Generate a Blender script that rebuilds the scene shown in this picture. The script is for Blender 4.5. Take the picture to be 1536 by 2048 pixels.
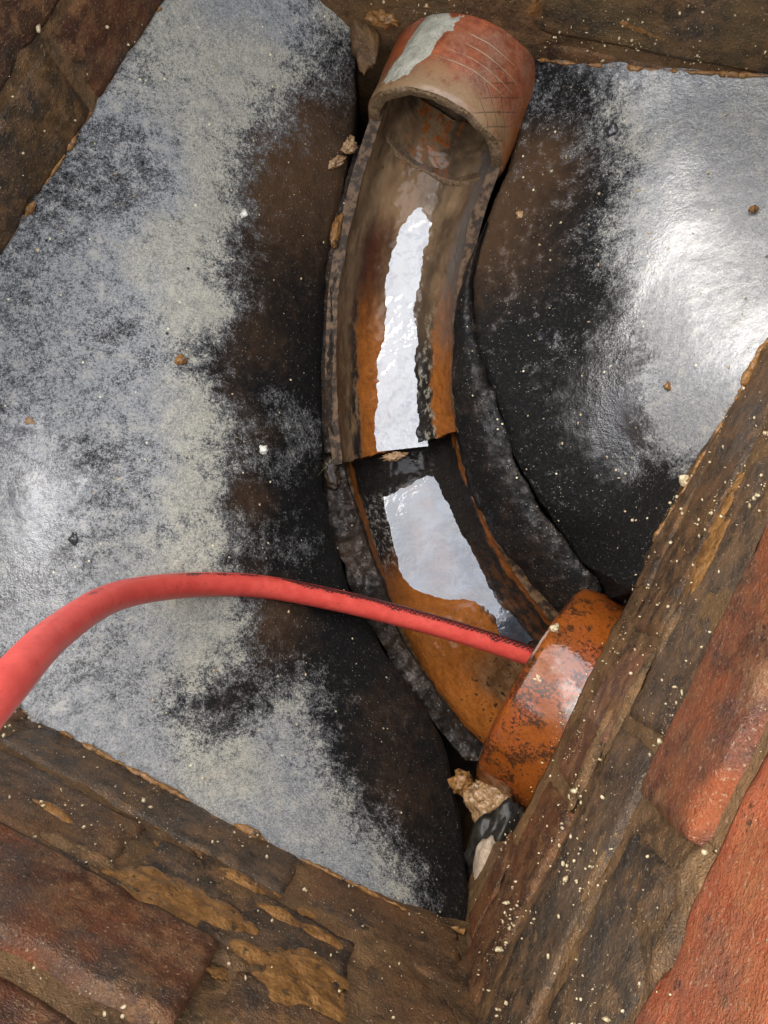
import bpy, math, random
import numpy as np
from mathutils import Vector, Quaternion

for o in list(bpy.data.objects):
    bpy.data.objects.remove(o)
S = bpy.context.scene
COL = S.collection
rad = math.radians

# ------------------------------------------------------------------ camera
F_PX, CAM_H = 1500.0, 0.475          # focal length for a 1536x2048 frame, height over the benching edge
vn = Vector(((860 - 768) / F_PX, -(1170 - 1024) / F_PX, -1)).normalized()
CQ = vn.rotation_difference(Vector((0, 0, -1)))
cam = bpy.data.cameras.new('camera')
cam_o = bpy.data.objects.new('camera', cam)
COL.objects.link(cam_o)
cam.sensor_fit = 'VERTICAL'
cam.sensor_height = 36.0
cam.lens = 36.0 * F_PX / 2048.0
cam.clip_start, cam.clip_end = 0.01, 500
cam_o.location = (0, 0, CAM_H)
cam_o.rotation_mode = 'QUATERNION'
cam_o.rotation_quaternion = CQ
S.camera = cam_o
S.render.resolution_x, S.render.resolution_y = 768, 1024

# ------------------------------------------------------------------ sky and sun
SUN_DIR = Vector((-0.42, 0.36, 1.0)).normalized()          # towards the sun
W = bpy.data.worlds.new('World')
S.world = W
W.use_nodes = True
wt = W.node_tree
wt.nodes.clear()
wo = wt.nodes.new('ShaderNodeOutputWorld')
wb = wt.nodes.new('ShaderNodeBackground')
wb.inputs['Strength'].default_value = 0.12
sky = wt.nodes.new('ShaderNodeTexSky')
sky.sky_type = 'NISHITA'
sky.sun_disc = False
sky.sun_elevation = math.asin(SUN_DIR.z)
sky.sun_rotation = math.atan2(SUN_DIR.x, SUN_DIR.y)
sky.dust_density = 3.0
wc = wt.nodes.new('ShaderNodeTexCoord')
wn = wt.nodes.new('ShaderNodeTexNoise')
wn.inputs['Scale'].default_value = 6.0
wn.inputs['Detail'].default_value = 6
wr = wt.nodes.new('ShaderNodeValToRGB')
wr.color_ramp.elements[0].position = 0.35
wr.color_ramp.elements[1].position = 0.62
wr.color_ramp.elements[0].color = (0.38, 0.38, 0.38, 1)
wr.color_ramp.elements[1].color = (0.97, 0.97, 0.97, 1)
wm = wt.nodes.new('ShaderNodeMix')
wm.data_type = 'RGBA'
wm.inputs['B'].default_value = (9.2, 9.3, 9.7, 1)
wt.links.new(wc.outputs['Generated'], wn.inputs['Vector'])
wt.links.new(wn.outputs['Fac'], wr.inputs['Fac'])
wt.links.new(wr.outputs['Color'], wm.inputs['Factor'])
wt.links.new(sky.outputs['Color'], wm.inputs['A'])
wt.links.new(wm.outputs['Result'], wb.inputs['Color'])
wt.links.new(wb.outputs['Background'], wo.inputs['Surface'])

sl = bpy.data.lights.new('sun', 'SUN')
sl.energy = 0.5
sl.angle = rad(44)
sl.color = (1.0, 0.94, 0.85)
so = bpy.data.objects.new('sun', sl)
COL.objects.link(so)
so.rotation_mode = 'QUATERNION'
so.rotation_quaternion = SUN_DIR.to_track_quat('Z', 'Y')
so.location = SUN_DIR * 5

vs = S.view_settings
vs.view_transform = 'Standard'
vs.look = 'None'
vs.gamma = 1
vs.use_curve_mapping = False
vs.exposure = 2.2
S.render.engine = 'CYCLES'
S.cycles.max_bounces = 4
S.cycles.diffuse_bounces = 2
S.cycles.glossy_bounces = 2
S.cycles.caustics_reflective = False
S.cycles.caustics_refractive = False

# ------------------------------------------------------------------ maths helpers
def ray(px, py):
    return CQ @ Vector(((px - 768) / F_PX, -(py - 1024) / F_PX, -1))

def at(px, py, z):
    """the world point at height z that was measured at a photo pixel"""
    d = ray(px, py)
    p = d * ((z - CAM_H) / d.z)
    return np.array([p.x, p.y, z])

def _h(ix, iy, iz, seed):
    n = (ix * 374761393 + iy * 668265263 + iz * 2147483647 + seed * 1274126177) & 0xffffffff
    n = ((n ^ (n >> 13)) * 1274126177) & 0xffffffff
    n = ((n ^ (n >> 16)) * 2246822519) & 0xffffffff
    return ((n ^ (n >> 15)) & 0xffffff) / float(0xffffff)

def vnoise(P, scale, seed=0):
    Q = np.asarray(P, float) * scale + 1000.0
    I = np.floor(Q).astype(np.int64)
    f = Q - I
    f = f * f * (3 - 2 * f)
    r = 0
    for dx in (0, 1):
        wx = f[..., 0] if dx else 1 - f[..., 0]
        for dy in (0, 1):
            wy = f[..., 1] if dy else 1 - f[..., 1]
            for dz in (0, 1):
                wz = f[..., 2] if dz else 1 - f[..., 2]
                r = r + wx * wy * wz * _h(I[..., 0] + dx, I[..., 1] + dy, I[..., 2] + dz, seed)
    return r

def fbm(P, scale, oct=4, seed=0, gain=0.5):
    a, t, r = 1.0, 0.0, 0.0
    for k in range(oct):
        r = r + a * (vnoise(P, scale * 2 ** k, seed + 17 * k) - 0.5)
        t += a
        a *= gain
    return r / t * 2          # about -1..1

def sstep(a, b, x):
    t = np.clip((np.asarray(x, float) - a) / (b - a), 0, 1)
    return t * t * (3 - 2 * t)

def catmull(P, n):
    P = np.asarray(P, float)
    Q = np.vstack([2 * P[0] - P[1], P, 2 * P[-1] - P[-2]])
    seg = np.linalg.norm(np.diff(P[:, :2], axis=0), axis=1)
    cum = np.concatenate([[0], np.cumsum(seg)])
    t = np.linspace(0, cum[-1], n)
    k = np.clip(np.searchsorted(cum, t, side='right') - 1, 0, len(P) - 2)
    u = ((t - cum[k]) / seg[k])[:, None]
    a, b, c, d = Q[k], Q[k + 1], Q[k + 2], Q[k + 3]
    return 0.5 * (2 * b + (c - a) * u + (2 * a - 5 * b + 4 * c - d) * u ** 2 + (3 * b - a - 3 * c + d) * u ** 3)

class RBF:
    """thin plate spline through (x, y) -> values"""
    def __init__(s, XY, V, lam=1e-4):
        XY = np.asarray(XY, float)
        V = np.asarray(V, float)
        V = V.reshape(len(XY), -1)
        s.c = XY
        n = len(XY)
        K = s.k(XY)
        A = np.zeros((n + 3, n + 3))
        A[:n, :n] = K + lam * np.eye(n)
        A[:n, n] = 1
        A[:n, n + 1:] = XY
        A[n:, :n] = A[:n, n:].T
        s.w = np.linalg.solve(A, np.vstack([V, np.zeros((3, V.shape[1]))]))
    def k(s, X):
        r = np.linalg.norm(X[:, None] - s.c[None], axis=2) + 1e-9
        return r * r * np.log(r)
    def __call__(s, X):
        X = np.asarray(X, float)
        sh = X.shape[:-1]
        X = X.reshape(-1, 2)
        out = np.concatenate([s.k(X), np.ones((len(X), 1)), X], 1) @ s.w
        return out.reshape(sh + (-1,))

# ------------------------------------------------------------------ object helpers
def mesh(name, V, Fc, attrs=None, smooth=True):
    me = bpy.data.meshes.new(name)
    V = np.asarray(V, float).reshape(-1, 3)
    me.from_pydata(V.tolist(), [], [list(map(int, f)) for f in Fc])
    if attrs:
        for k, a in attrs.items():
            at_ = me.attributes.new(k, 'FLOAT', 'POINT')
            at_.data.foreach_set('value', np.asarray(a, np.float32).ravel())
    if smooth:
        me.polygons.foreach_set('use_smooth', [True] * len(me.polygons))
    me.update()
    return me

def obj(name, me, mat=None, parent=None):
    o = bpy.data.objects.new(name, me)
    COL.objects.link(o)
    if mat is not None and me is not None and not me.materials:
        me.materials.append(mat)
    if parent is not None:
        o.parent = parent
    return o

def tag(o, label, cat, group=None, kind=None):
    if label: o['label'] = label
    if cat: o['category'] = cat
    if group: o['group'] = group
    if kind: o['kind'] = kind
    return o

def thing(name, label, cat, loc=(0, 0, 0), group=None):
    o = bpy.data.objects.new(name, None)
    o.empty_display_size = 0.02
    COL.objects.link(o)
    o.location = loc
    return tag(o, label, cat, group)

def gridfaces(nu, nv, wrap=False, flip=False):
    Fc = []
    for i in range(nu - 1):
        for j in range(nv if wrap else nv - 1):
            k = (j + 1) % nv
            q = (i * nv + j, (i + 1) * nv + j, (i + 1) * nv + k, i * nv + k)
            Fc.append(q[::-1] if flip else q)
    return Fc

# ------------------------------------------------------------------ shader helpers
class NT:
    def __init__(s, name):
        s.m = bpy.data.materials.new(name)
        s.m.use_nodes = True
        s.t = s.m.node_tree
        s.t.nodes.clear()
        s.out = s.t.nodes.new('ShaderNodeOutputMaterial')
        s.b = s.t.nodes.new('ShaderNodeBsdfPrincipled')
        s.t.links.new(s.b.outputs[0], s.out.inputs['Surface'])
        g = s.t.nodes.new('ShaderNodeNewGeometry')
        s.pos = g.outputs['Position']
    def set(s, sock, v):
        if isinstance(v, bpy.types.NodeSocket):
            s.t.links.new(v, sock)
        elif isinstance(v, (tuple, list)) and sock.type == 'RGBA':
            sock.default_value = (v[0], v[1], v[2], 1)
        else:
            sock.default_value = v
    def P(s, **kw):
        for k, v in kw.items():
            s.set(s.b.inputs[k.replace('_', ' ')], v)
    def math(s, op, a, b=0.0, clamp=False):
        n = s.t.nodes.new('ShaderNodeMath')
        n.operation = op
        n.use_clamp = clamp
        s.set(n.inputs[0], a)
        s.set(n.inputs[1], b)
        return n.outputs[0]
    def add(s, a, b): return s.math('ADD', a, b)
    def sub(s, a, b): return s.math('SUBTRACT', a, b)
    def mul(s, a, b): return s.math('MULTIPLY', a, b)
    def mn(s, a, b): return s.math('MINIMUM', a, b)
    def mx(s, a, b): return s.math('MAXIMUM', a, b)
    def step(s, a, b, x):
        n = s.t.nodes.new('ShaderNodeMapRange')
        n.interpolation_type = 'SMOOTHSTEP'
        s.set(n.inputs['Value'], x)
        n.inputs['From Min'].default_value = a
        n.inputs['From Max'].default_value = b
        return n.outputs[0]
    def noise(s, scale, detail=4, rough=0.55, vec=None, dist=0.0):
        n = s.t.nodes.new('ShaderNodeTexNoise')
        n.inputs['Scale'].default_value = scale
        n.inputs['Detail'].default_value = detail
        n.inputs['Roughness'].default_value = rough
        n.inputs['Distortion'].default_value = dist
        s.t.links.new(vec or s.pos, n.inputs['Vector'])
        return n.outputs['Fac']
    def voro(s, scale, vec=None, out='Distance', rnd=1.0):
        n = s.t.nodes.new('ShaderNodeTexVoronoi')
        n.inputs['Scale'].default_value = scale
        n.inputs['Randomness'].default_value = rnd
        s.t.links.new(vec or s.pos, n.inputs['Vector'])
        return n.outputs[out]
    def voro2(s, scale):
        n = s.t.nodes.new('ShaderNodeTexVoronoi')
        n.inputs['Scale'].default_value = scale
        s.t.links.new(s.pos, n.inputs['Vector'])
        return n.outputs['Distance'], n.outputs['Color']
    def scaled(s, v, off=(0, 0, 0), vec=None):
        n = s.t.nodes.new('ShaderNodeMapping')
        n.inputs['Scale'].default_value = v
        n.inputs['Location'].default_value = off
        s.t.links.new(vec or s.pos, n.inputs['Vector'])
        return n.outputs[0]
    def comb(s, x, y, z):
        n = s.t.nodes.new('ShaderNodeCombineXYZ')
        for k, v in enumerate((x, y, z)): s.set(n.inputs[k], v)
        return n.outputs[0]
    def attr(s, name):
        n = s.t.nodes.new('ShaderNodeAttribute')
        n.attribute_name = name
        return n.outputs['Fac']
    def mix(s, f, a, b):
        n = s.t.nodes.new('ShaderNodeMix')
        n.data_type = 'RGBA'
        s.set(n.inputs['Factor'], f)
        s.set(n.inputs['A'], a)
        s.set(n.inputs['B'], b)
        return n.outputs['Result']
    def lerp(s, f, a, b):
        n = s.t.nodes.new('ShaderNodeMix')
        n.data_type = 'FLOAT'
        s.set(n.inputs['Factor'], f)
        s.set(n.inputs['A'], a)
        s.set(n.inputs['B'], b)
        return n.outputs['Result']
    def bump(s, h, strength=0.5, dist=0.002, normal=None):
        n = s.t.nodes.new('ShaderNodeBump')
        n.inputs['Strength'].default_value = strength
        n.inputs['Distance'].default_value = dist
        s.set(n.inputs['Height'], h)
        if normal is not None: s.t.links.new(normal, n.inputs['Normal'])
        return n.outputs[0]

# ------------------------------------------------------------------ materials
def mat_concrete():
    m = NT('crusted_concrete')
    crust, brown, wet = m.attr('crust'), m.attr('brown'), m.attr('wet')
    n0 = m.noise(28, 3, 0.6)
    n1 = m.noise(110, 3, 0.65)
    n2 = m.noise(430, 3, 0.75)
    n3 = m.noise(1000, 2, 0.7)
    x = m.add(crust, m.add(m.mul(m.sub(n1, 0.5), 0.75), m.add(m.mul(m.sub(n2, 0.5), 0.8), m.add(m.mul(m.sub(n0, 0.5), 0.4), m.mul(m.sub(n3, 0.5), 0.5)))))
    st = m.noise(1.0, 3, 0.6, m.comb(m.mul(m.attr('l'), 55), m.mul(m.attr('d'), 9), 0.0))
    x = m.add(x, m.mul(m.sub(st, 0.5), 0.55))
    cr = m.step(0.12, 0.86, x)
    fine = m.step(0.3, 0.7, m.add(m.mul(n3, 0.6), m.mul(n2, 0.4)))
    dark = m.mix(m.step(0.2, 1.1, m.add(m.mul(brown, 0.95), m.mul(m.sub(n1, 0.5), 0.7))), (0.006, 0.006, 0.006), (0.060, 0.033, 0.016))
    dark = m.mix(m.mul(m.step(0.5, 0.78, n2), 0.75), dark, (0.036, 0.033, 0.028))
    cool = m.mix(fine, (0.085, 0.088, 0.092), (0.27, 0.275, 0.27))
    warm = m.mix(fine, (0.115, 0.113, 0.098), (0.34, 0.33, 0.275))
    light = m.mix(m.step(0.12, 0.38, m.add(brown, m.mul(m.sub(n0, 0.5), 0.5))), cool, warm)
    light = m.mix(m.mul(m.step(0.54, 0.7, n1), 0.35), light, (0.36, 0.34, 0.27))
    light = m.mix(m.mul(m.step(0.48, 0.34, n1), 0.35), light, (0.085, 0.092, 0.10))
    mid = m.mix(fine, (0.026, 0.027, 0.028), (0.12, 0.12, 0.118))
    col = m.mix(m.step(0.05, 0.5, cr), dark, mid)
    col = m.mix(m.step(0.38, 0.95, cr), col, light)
    # pale yellow mineral flecks and white chips
    vd, vr = m.voro2(260)
    fl = m.mul(m.step(0.26, 0.16, vd), m.step(0.86, 0.9, vr))
    fl = m.mul(fl, m.step(0.42, 0.55, m.add(n0, m.mul(crust, 0.12))))
    col = m.mix(fl, col, (0.55, 0.5, 0.32))
    vd2, vr2 = m.voro2(800)
    sp = m.mul(m.step(0.3, 0.18, vd2), m.step(0.80, 0.86, vr2))
    col = m.mix(m.mul(sp, 0.6), col, (0.45, 0.44, 0.39))
    pd, pr = m.voro2(150)
    col = m.mix(m.mul(m.step(0.22, 0.12, pd), m.step(0.9, 0.93, pr)), col, (0.012, 0.011, 0.01))
    w = m.step(0.25, 0.7, m.add(wet, m.mul(m.sub(n1, 0.5), 0.5)))
    veil = m.step(0.62, 0.95, wet)
    damp = m.mul(m.mul(m.step(0.5, 0.2, cr), m.step(0.56, 0.7, n1)), 0.35)
    pit = m.mul(m.step(0.6, 0.74, n2), 1.0)
    m.P(Base_Color=col, Roughness=m.lerp(w, 0.7, 0.4), Specular_IOR_Level=0.08,
        Coat_Weight=m.mx(damp, m.mul(w, m.lerp(m.mul(pit, m.sub(0.6, m.mul(veil, 0.45))), 1.0, 0.0))), Coat_Roughness=m.lerp(veil, 0.12, 0.3), Coat_IOR=m.lerp(veil, 1.7, 1.9))
    h = m.add(m.mul(n2, 0.9), m.add(m.mul(n3, 0.45), m.mul(n1, 0.8)))
    bn = m.bump(h, 0.7, 0.0016)
    m.P(Normal=bn)
    hw = m.lerp(veil, m.add(n2, m.mul(n1, 0.6)), m.mul(n1, 0.4))
    m.P(Coat_Normal=m.bump(hw, 0.55, 0.0016))
    return m.m

def mat_brick(name, c1, c2, dirt, dirtamt, wet=0.5, tan=0.25, seed=0, grime=0.7, coat=0.7):
    m = NT(name)
    off = (seed * 3.1, seed * 1.7, seed * 0.9)
    p = m.scaled((1, 1, 1), off)
    n0 = m.noise(18, 3, 0.6, p)
    n1 = m.noise(75, 4, 0.68, p)
    n2 = m.noise(340, 3, 0.75, p)
    n3 = m.noise(1000, 2, 0.7, p)
    col = m.mix(m.step(0.3, 0.7, m.add(m.mul(n1, 0.6), m.mul(n2, 0.4))), c1, c2)
    d = m.step(0.42, 0.66, m.add(m.add(m.mul(n0, 0.55), m.mul(n1, 0.45)), dirtamt - 0.5))
    dc = m.mix(m.step(0.35, 0.65, n2), dirt, tuple(0.35 * a for a in dirt))
    col = m.mix(m.mul(d, 0.93), col, dc)
    # tan silt film
    t = m.mul(m.step(0.52, 0.68, m.noise(38, 4, 0.65, m.scaled((1, 1, 1), (5 + seed, 2, 1)))), tan)
    t = m.mul(t, m.step(0.3, 0.6, n2))
    col = m.mix(t, col, (0.27, 0.14, 0.045))
    # one film of grime runs over bricks and joints alike
    g0 = m.noise(13, 4, 0.62)
    g = m.step(0.38, 0.60, m.add(m.mul(g0, 0.7), m.mul(n2, 0.3)))
    gc = m.mix(m.step(0.4, 0.64, m.noise(80, 4, 0.7)), (0.018, 0.013, 0.009), (0.16, 0.085, 0.038))
    col = m.mix(m.mul(g, grime), col, gc)
    # black spots and pores
    bs = m.mul(m.step(0.62, 0.70, n1), m.step(0.5, 0.6, n2))
    col = m.mix(m.mul(bs, 0.8), col, (0.015, 0.012, 0.01))
    col = m.mix(m.mul(m.step(0.62, 0.75, n3), 0.35), col, (0.02, 0.015, 0.012))
    ps = m.mul(m.step(0.60, 0.70, m.noise(620, 2, 0.6, p)), 0.5)
    col = m.mix(ps, col, (0.30, 0.22, 0.13))
    w = m.step(0.35, 0.65, m.add(m.mul(n0, 0.7), m.add(m.mul(n1, 0.3), wet - 0.5)))
    m.P(Base_Color=col, Roughness=0.6, Specular_IOR_Level=0.12,
        Coat_Weight=m.mul(w, coat), Coat_Roughness=0.10, Coat_IOR=1.5)
    h = m.add(m.mul(n1, 0.7), m.add(m.mul(n2, 0.9), m.mul(n3, 0.6)))
    bn = m.bump(h, 1.0, 0.0018)
    m.P(Normal=bn, Coat_Normal=bn)
    return m.m

def mat_plain(name, c1, c2, scale, rough=0.6, wet=0.0, bump=0.5, dist=0.002, c3=None, coatior=1.5, spec=0.4):
    m = NT(name)
    n1 = m.noise(scale, 4, 0.65)
    n2 = m.noise(scale * 4.5, 3, 0.7)
    col = m.mix(m.step(0.32, 0.68, m.add(m.mul(n1, 0.6), m.mul(n2, 0.4))), c1, c2)
    if c3:
        col = m.mix(m.step(0.56, 0.66, m.noise(scale * 1.7, 4, 0.6, m.scaled((1, 1, 1), (7, 3, 1)))), col, c3)
    m.P(Base_Color=col, Roughness=rough, Coat_Weight=wet, Coat_Roughness=0.1, Coat_IOR=coatior, Specular_IOR_Level=spec * 0.4)
    m.P(Normal=m.bump(m.add(n1, m.mul(n2, 0.5)), bump, dist))
    return m.m

def mat_channel(name, upper):
    """glazed clay, stained lengthwise; u along the channel in metres, v across from -1 to 1"""
    m = NT(name)
    u, v = m.attr('u'), m.attr('v')
    uvn = m.comb(m.mul(u, 14), m.mul(v, 2.2), 0.0)
    uvf = m.comb(m.mul(u, 60), m.mul(v, 9.0), 0.3)
    a = m.noise(1.0, 4, 0.6, uvn)
    b = m.noise(1.0, 4, 0.68, uvf)
    fine = m.noise(700, 3, 0.7)
    mid = m.noise(150, 4, 0.65)
    clay = m.mix(m.step(0.3, 0.7, m.add(m.mul(mid, 0.5), m.mul(fine, 0.5))), (0.13, 0.042, 0.008), (0.27, 0.09, 0.016))
    black = m.mix(m.step(0.5, 0.75, fine), (0.01, 0.0085, 0.0075), (0.055, 0.045, 0.035))
    wv = m.add(v, m.add(m.mul(m.sub(a, 0.5), 0.34), m.mul(m.sub(b, 0.5), 0.22)))
    def band(lo, hi, soft=0.035):
        return m.mul(m.step(lo - soft, lo + soft, wv), m.step(hi + soft, hi - soft, wv))
    if upper:
        brown = m.mix(m.step(0.35, 0.65, b), (0.06, 0.035, 0.017), (0.15, 0.095, 0.05))
        col = m.mix(band(-0.5, -0.05), brown, clay)
        col = m.mix(band(0.44, 0.86), col, clay)
        col = m.mix(band(-0.64, -0.52), col, m.mix(m.step(0.45, 0.6, b), black, brown))
        col = m.mix(band(0.08, 0.44), col, black)
        fl = m.mul(band(0.3, 0.48), m.step(0.52, 0.6, m.noise(1.0, 5, 0.7, m.comb(m.mul(u, 110), m.mul(v, 14), 0.7))))
        col = m.mix(m.mul(fl, 0.8), col, (0.22, 0.2, 0.15))
        # muted silt film at the pipe end
        t = m.step(0.235, 0.135, m.add(u, m.mul(m.sub(a, 0.5), 0.12)))
        silt = m.mix(m.step(0.35, 0.65, a), (0.06, 0.038, 0.022), (0.2, 0.13, 0.07))
        silt = m.mix(band(0.55, 1.2, 0.12), silt, (0.10, 0.095, 0.085))
        silt = m.mix(m.mul(m.mul(m.step(0.55, 0.62, b), band(-0.45, 0.1)), m.step(0.075, 0.06, u)), silt, (0.24, 0.066, 0.014))
        silt = m.mix(m.mul(band(-0.62, -0.3, 0.1), m.step(0.09, 0.13, u)), silt, (0.035, 0.013, 0.008))
        col = m.mix(m.mul(t, 0.92), col, silt)
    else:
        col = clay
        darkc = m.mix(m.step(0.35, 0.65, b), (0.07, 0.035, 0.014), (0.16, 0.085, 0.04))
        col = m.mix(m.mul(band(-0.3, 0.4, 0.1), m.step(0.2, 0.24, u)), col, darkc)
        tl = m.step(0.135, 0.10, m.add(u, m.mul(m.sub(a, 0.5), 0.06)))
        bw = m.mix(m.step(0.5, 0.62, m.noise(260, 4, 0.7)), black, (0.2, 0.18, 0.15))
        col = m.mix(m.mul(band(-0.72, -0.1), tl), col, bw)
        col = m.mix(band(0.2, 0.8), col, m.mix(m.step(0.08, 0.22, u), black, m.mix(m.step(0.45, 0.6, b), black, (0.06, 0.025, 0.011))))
        col = m.mix(m.mul(band(-0.8, 0.6), m.step(0.058, 0.046, u)), col, black)  # black painted across the start for the lip's dark reflection
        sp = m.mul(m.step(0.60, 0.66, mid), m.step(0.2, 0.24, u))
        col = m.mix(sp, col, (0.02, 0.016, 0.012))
    pits = m.mul(m.step(0.62, 0.7, mid), m.step(0.4, 0.6, fine))
    col = m.mix(m.mul(pits, 0.8), col, (0.03, 0.017, 0.01))
    rimm = m.step(0.975, 0.99, m.math('ABSOLUTE', v))
    col = m.mix(rimm, col, m.mix(m.step(0.4, 0.6, mid), (0.022, 0.014, 0.009), (0.10, 0.06, 0.032)))
    m.P(Base_Color=col, Roughness=m.lerp(rimm, 0.42, 0.7), Coat_Weight=m.lerp(rimm, 0.4, 0.1), Coat_Roughness=0.12, Coat_IOR=1.45, Specular_IOR_Level=0.08)
    m.P(Normal=m.bump(m.add(m.mul(mid, 1.0), m.add(m.mul(fine, 0.5), m.mul(b, 0.8))), 0.35, 0.0012))
    return m.m

def mat_pipe():
    """the clay inlet pipe: red terracotta with grey lime film; u along, v round (0 top)"""
    m = NT('weathered_terracotta')
    u, v, rim = m.attr('u'), m.attr('v'), m.attr('rim')
    n0 = m.noise(30, 6, 0.65)
    n1 = m.noise(120, 6, 0.65)
    n2 = m.noise(520, 5, 0.7)
    terra = m.mix(m.step(0.35, 0.65, n1), (0.16, 0.038, 0.014), (0.30, 0.078, 0.025))
    greyf = m.mix(m.step(0.35, 0.65, n2), (0.09, 0.055, 0.038), (0.22, 0.15, 0.10))
    col = m.mix(m.mul(m.step(0.42, 0.62, m.add(n0, m.mul(m.sub(n2, 0.5), 0.3))), 0.6), terra, greyf)
    tanf = m.mul(m.step(0.030, 0.010, m.add(u, m.mul(m.sub(n0, 0.5), 0.04))), m.step(0.3, 0.5, n1))
    col = m.mix(m.mul(tanf, 0.85), col, (0.21, 0.14, 0.07))
    side = m.step(0.16, 0.24, m.add(m.math('ABSOLUTE', v), m.mul(m.sub(n0, 0.5), 0.1)))
    col = m.mix(m.mul(side, 0.8), col, (0.36, 0.11, 0.022))
    rimc = m.mix(m.step(0.35, 0.65, n2), (0.05, 0.03, 0.016), (0.23, 0.155, 0.085))
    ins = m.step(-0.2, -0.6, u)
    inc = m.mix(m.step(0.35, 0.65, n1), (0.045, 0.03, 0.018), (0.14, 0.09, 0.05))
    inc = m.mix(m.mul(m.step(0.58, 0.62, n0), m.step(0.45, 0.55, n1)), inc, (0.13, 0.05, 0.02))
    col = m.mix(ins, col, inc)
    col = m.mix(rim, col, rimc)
    # tooled cross hatching on the right shoulder
    s1 = m.math('SINE', m.add(m.mul(u, 520), m.mul(v, 150)))
    s2 = m.math('SINE', m.sub(m.mul(u, 520), m.mul(v, 150)))
    ht = m.mx(m.step(0.955, 0.995, s1), m.step(0.955, 0.995, s2))
    ht = m.mul(ht, m.mul(m.mul(m.step(0.075, 0.1, v), m.step(0.2, 0.16, v)), m.mul(m.step(0.05, 0.04, u), m.step(0.001, 0.003, u))))
    col = m.mix(m.mul(ht, 0.75), col, (0.05, 0.03, 0.02))
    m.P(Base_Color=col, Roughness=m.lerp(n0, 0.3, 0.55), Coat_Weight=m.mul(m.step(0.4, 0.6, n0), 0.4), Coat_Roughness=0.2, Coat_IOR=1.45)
    h = m.sub(m.add(m.mul(n1, 0.7), m.mul(n2, 0.6)), m.mul(ht, 0.9))
    m.P(Normal=m.bump(h, 0.5, 0.0014))
    return m.m

def mat_socket():
    m = NT('orange_glazed_clay')
    n0 = m.noise(24, 5, 0.6)
    n1 = m.noise(95, 6, 0.68)
    n2 = m.noise(420, 5, 0.7)
    col = m.mix(m.step(0.3, 0.7, m.add(m.mul(n1, 0.5), m.mul(n2, 0.5))), (0.12, 0.029, 0.004), (0.26, 0.072, 0.010))
    col = m.mix(m.mul(m.step(0.45, 0.6, n0), 0.6), col, (0.24, 0.05, 0.014))
    bl = m.mul(m.step(0.45, 0.53, m.add(m.mul(n0, 0.55), m.mul(n1, 0.45))), m.step(0.47, 0.58, n2))
    bl = m.mx(m.mul(bl, m.step(0.38, 0.46, n0)), m.mul(m.step(0.58, 0.64, n2), m.step(0.44, 0.54, n1)))
    bl = m.mx(bl, m.mul(m.step(0.50, 0.57, m.noise(46, 4, 0.7)), m.step(0.40, 0.52, n2)))
    col = m.mix(m.mul(bl, 0.9), col, (0.02, 0.011, 0.006))
    film = m.step(0.4, 0.6, m.noise(34, 3, 0.5))
    m.P(Base_Color=col, Roughness=0.42, Coat_Weight=m.lerp(film, 0.2, 1.0), Coat_Roughness=m.lerp(film, 0.25, 0.05), Coat_IOR=1.6, Specular_IOR_Level=0.1)
    m.P(Normal=m.bump(m.add(n1, m.mul(n2, 0.5)), 0.3, 0.001), Coat_Normal=m.bump(n0, 0.4, 0.004))
    return m.m

def mat_hose():
    m = NT('red_hose_rubber')
    u, v = m.attr('u'), m.attr('v')
    n = m.noise(90, 4, 0.6)
    nf = m.noise(500, 4, 0.6)
    nu = m.noise(1.0, 4, 0.6, m.comb(m.mul(u, 28), m.mul(v, 3), 0.0))
    col = m.mix(m.step(0.3, 0.7, n), (0.44, 0.050, 0.038), (0.54, 0.074, 0.056))
    # worn braid print: crossing short strokes in a band on the upper side
    s1 = m.math('SINE', m.add(m.mul(u, 1500), m.mul(v, 95)))
    s2 = m.math('SINE', m.sub(m.mul(u, 1500), m.mul(v, 95)))
    st = m.step(-0.25, 0.1, m.mx(s1, s2))
    wdt = m.add(m.mul(m.step(0.26, 0.60, u), 0.12), m.mul(m.sub(nu, 0.52), 0.30))
    d = m.math('ABSOLUTE', m.sub(v, m.lerp(m.step(0.2, 0.6, u), 0.01, -0.04)))
    bandm = m.step(0.014, -0.014, m.add(m.sub(d, wdt), m.mul(m.sub(nf, 0.5), 0.10)))
    mk = m.mul(bandm, m.mx(st, m.step(0.045, 0.015, m.add(d, m.mul(m.sub(nu, 0.5), 0.1)))))
    mk = m.mul(mk, m.step(0.17, 0.24, m.add(u, m.mul(m.sub(nu, 0.5), 0.12))))
    old = m.mul(m.step(0.61, 0.65, nu), m.mul(st, m.step(0.06, 0.03, d)))
    mk = m.mx(mk, old)
    col = m.mix(m.mul(mk, 0.95), col, (0.022, 0.012, 0.012))
    grime = m.mx(m.mul(m.step(0.55, 0.72, m.noise(210, 3, 0.7)), 0.4), m.mul(m.step(0.6, 0.7, n), 0.35))
    col = m.mix(grime, col, (0.22, 0.03, 0.022))
    col = m.mix(m.mul(m.step(0.66, 0.71, m.noise(170, 3, 0.75, m.scaled((1, 1, 1), (3, 1, 2)))), 0.7), col, (0.07, 0.02, 0.016))
    m.P(Base_Color=col, Roughness=m.lerp(n, 0.26, 0.42), Specular_IOR_Level=0.4)
    m.P(Normal=m.bump(m.add(m.mul(nf, 0.5), m.mul(m.noise(1.0, 3, 0.6, m.comb(m.mul(u, 8), m.mul(v, 60), 0.0)), 0.5)), 0.14, 0.001))
    return m.m

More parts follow.
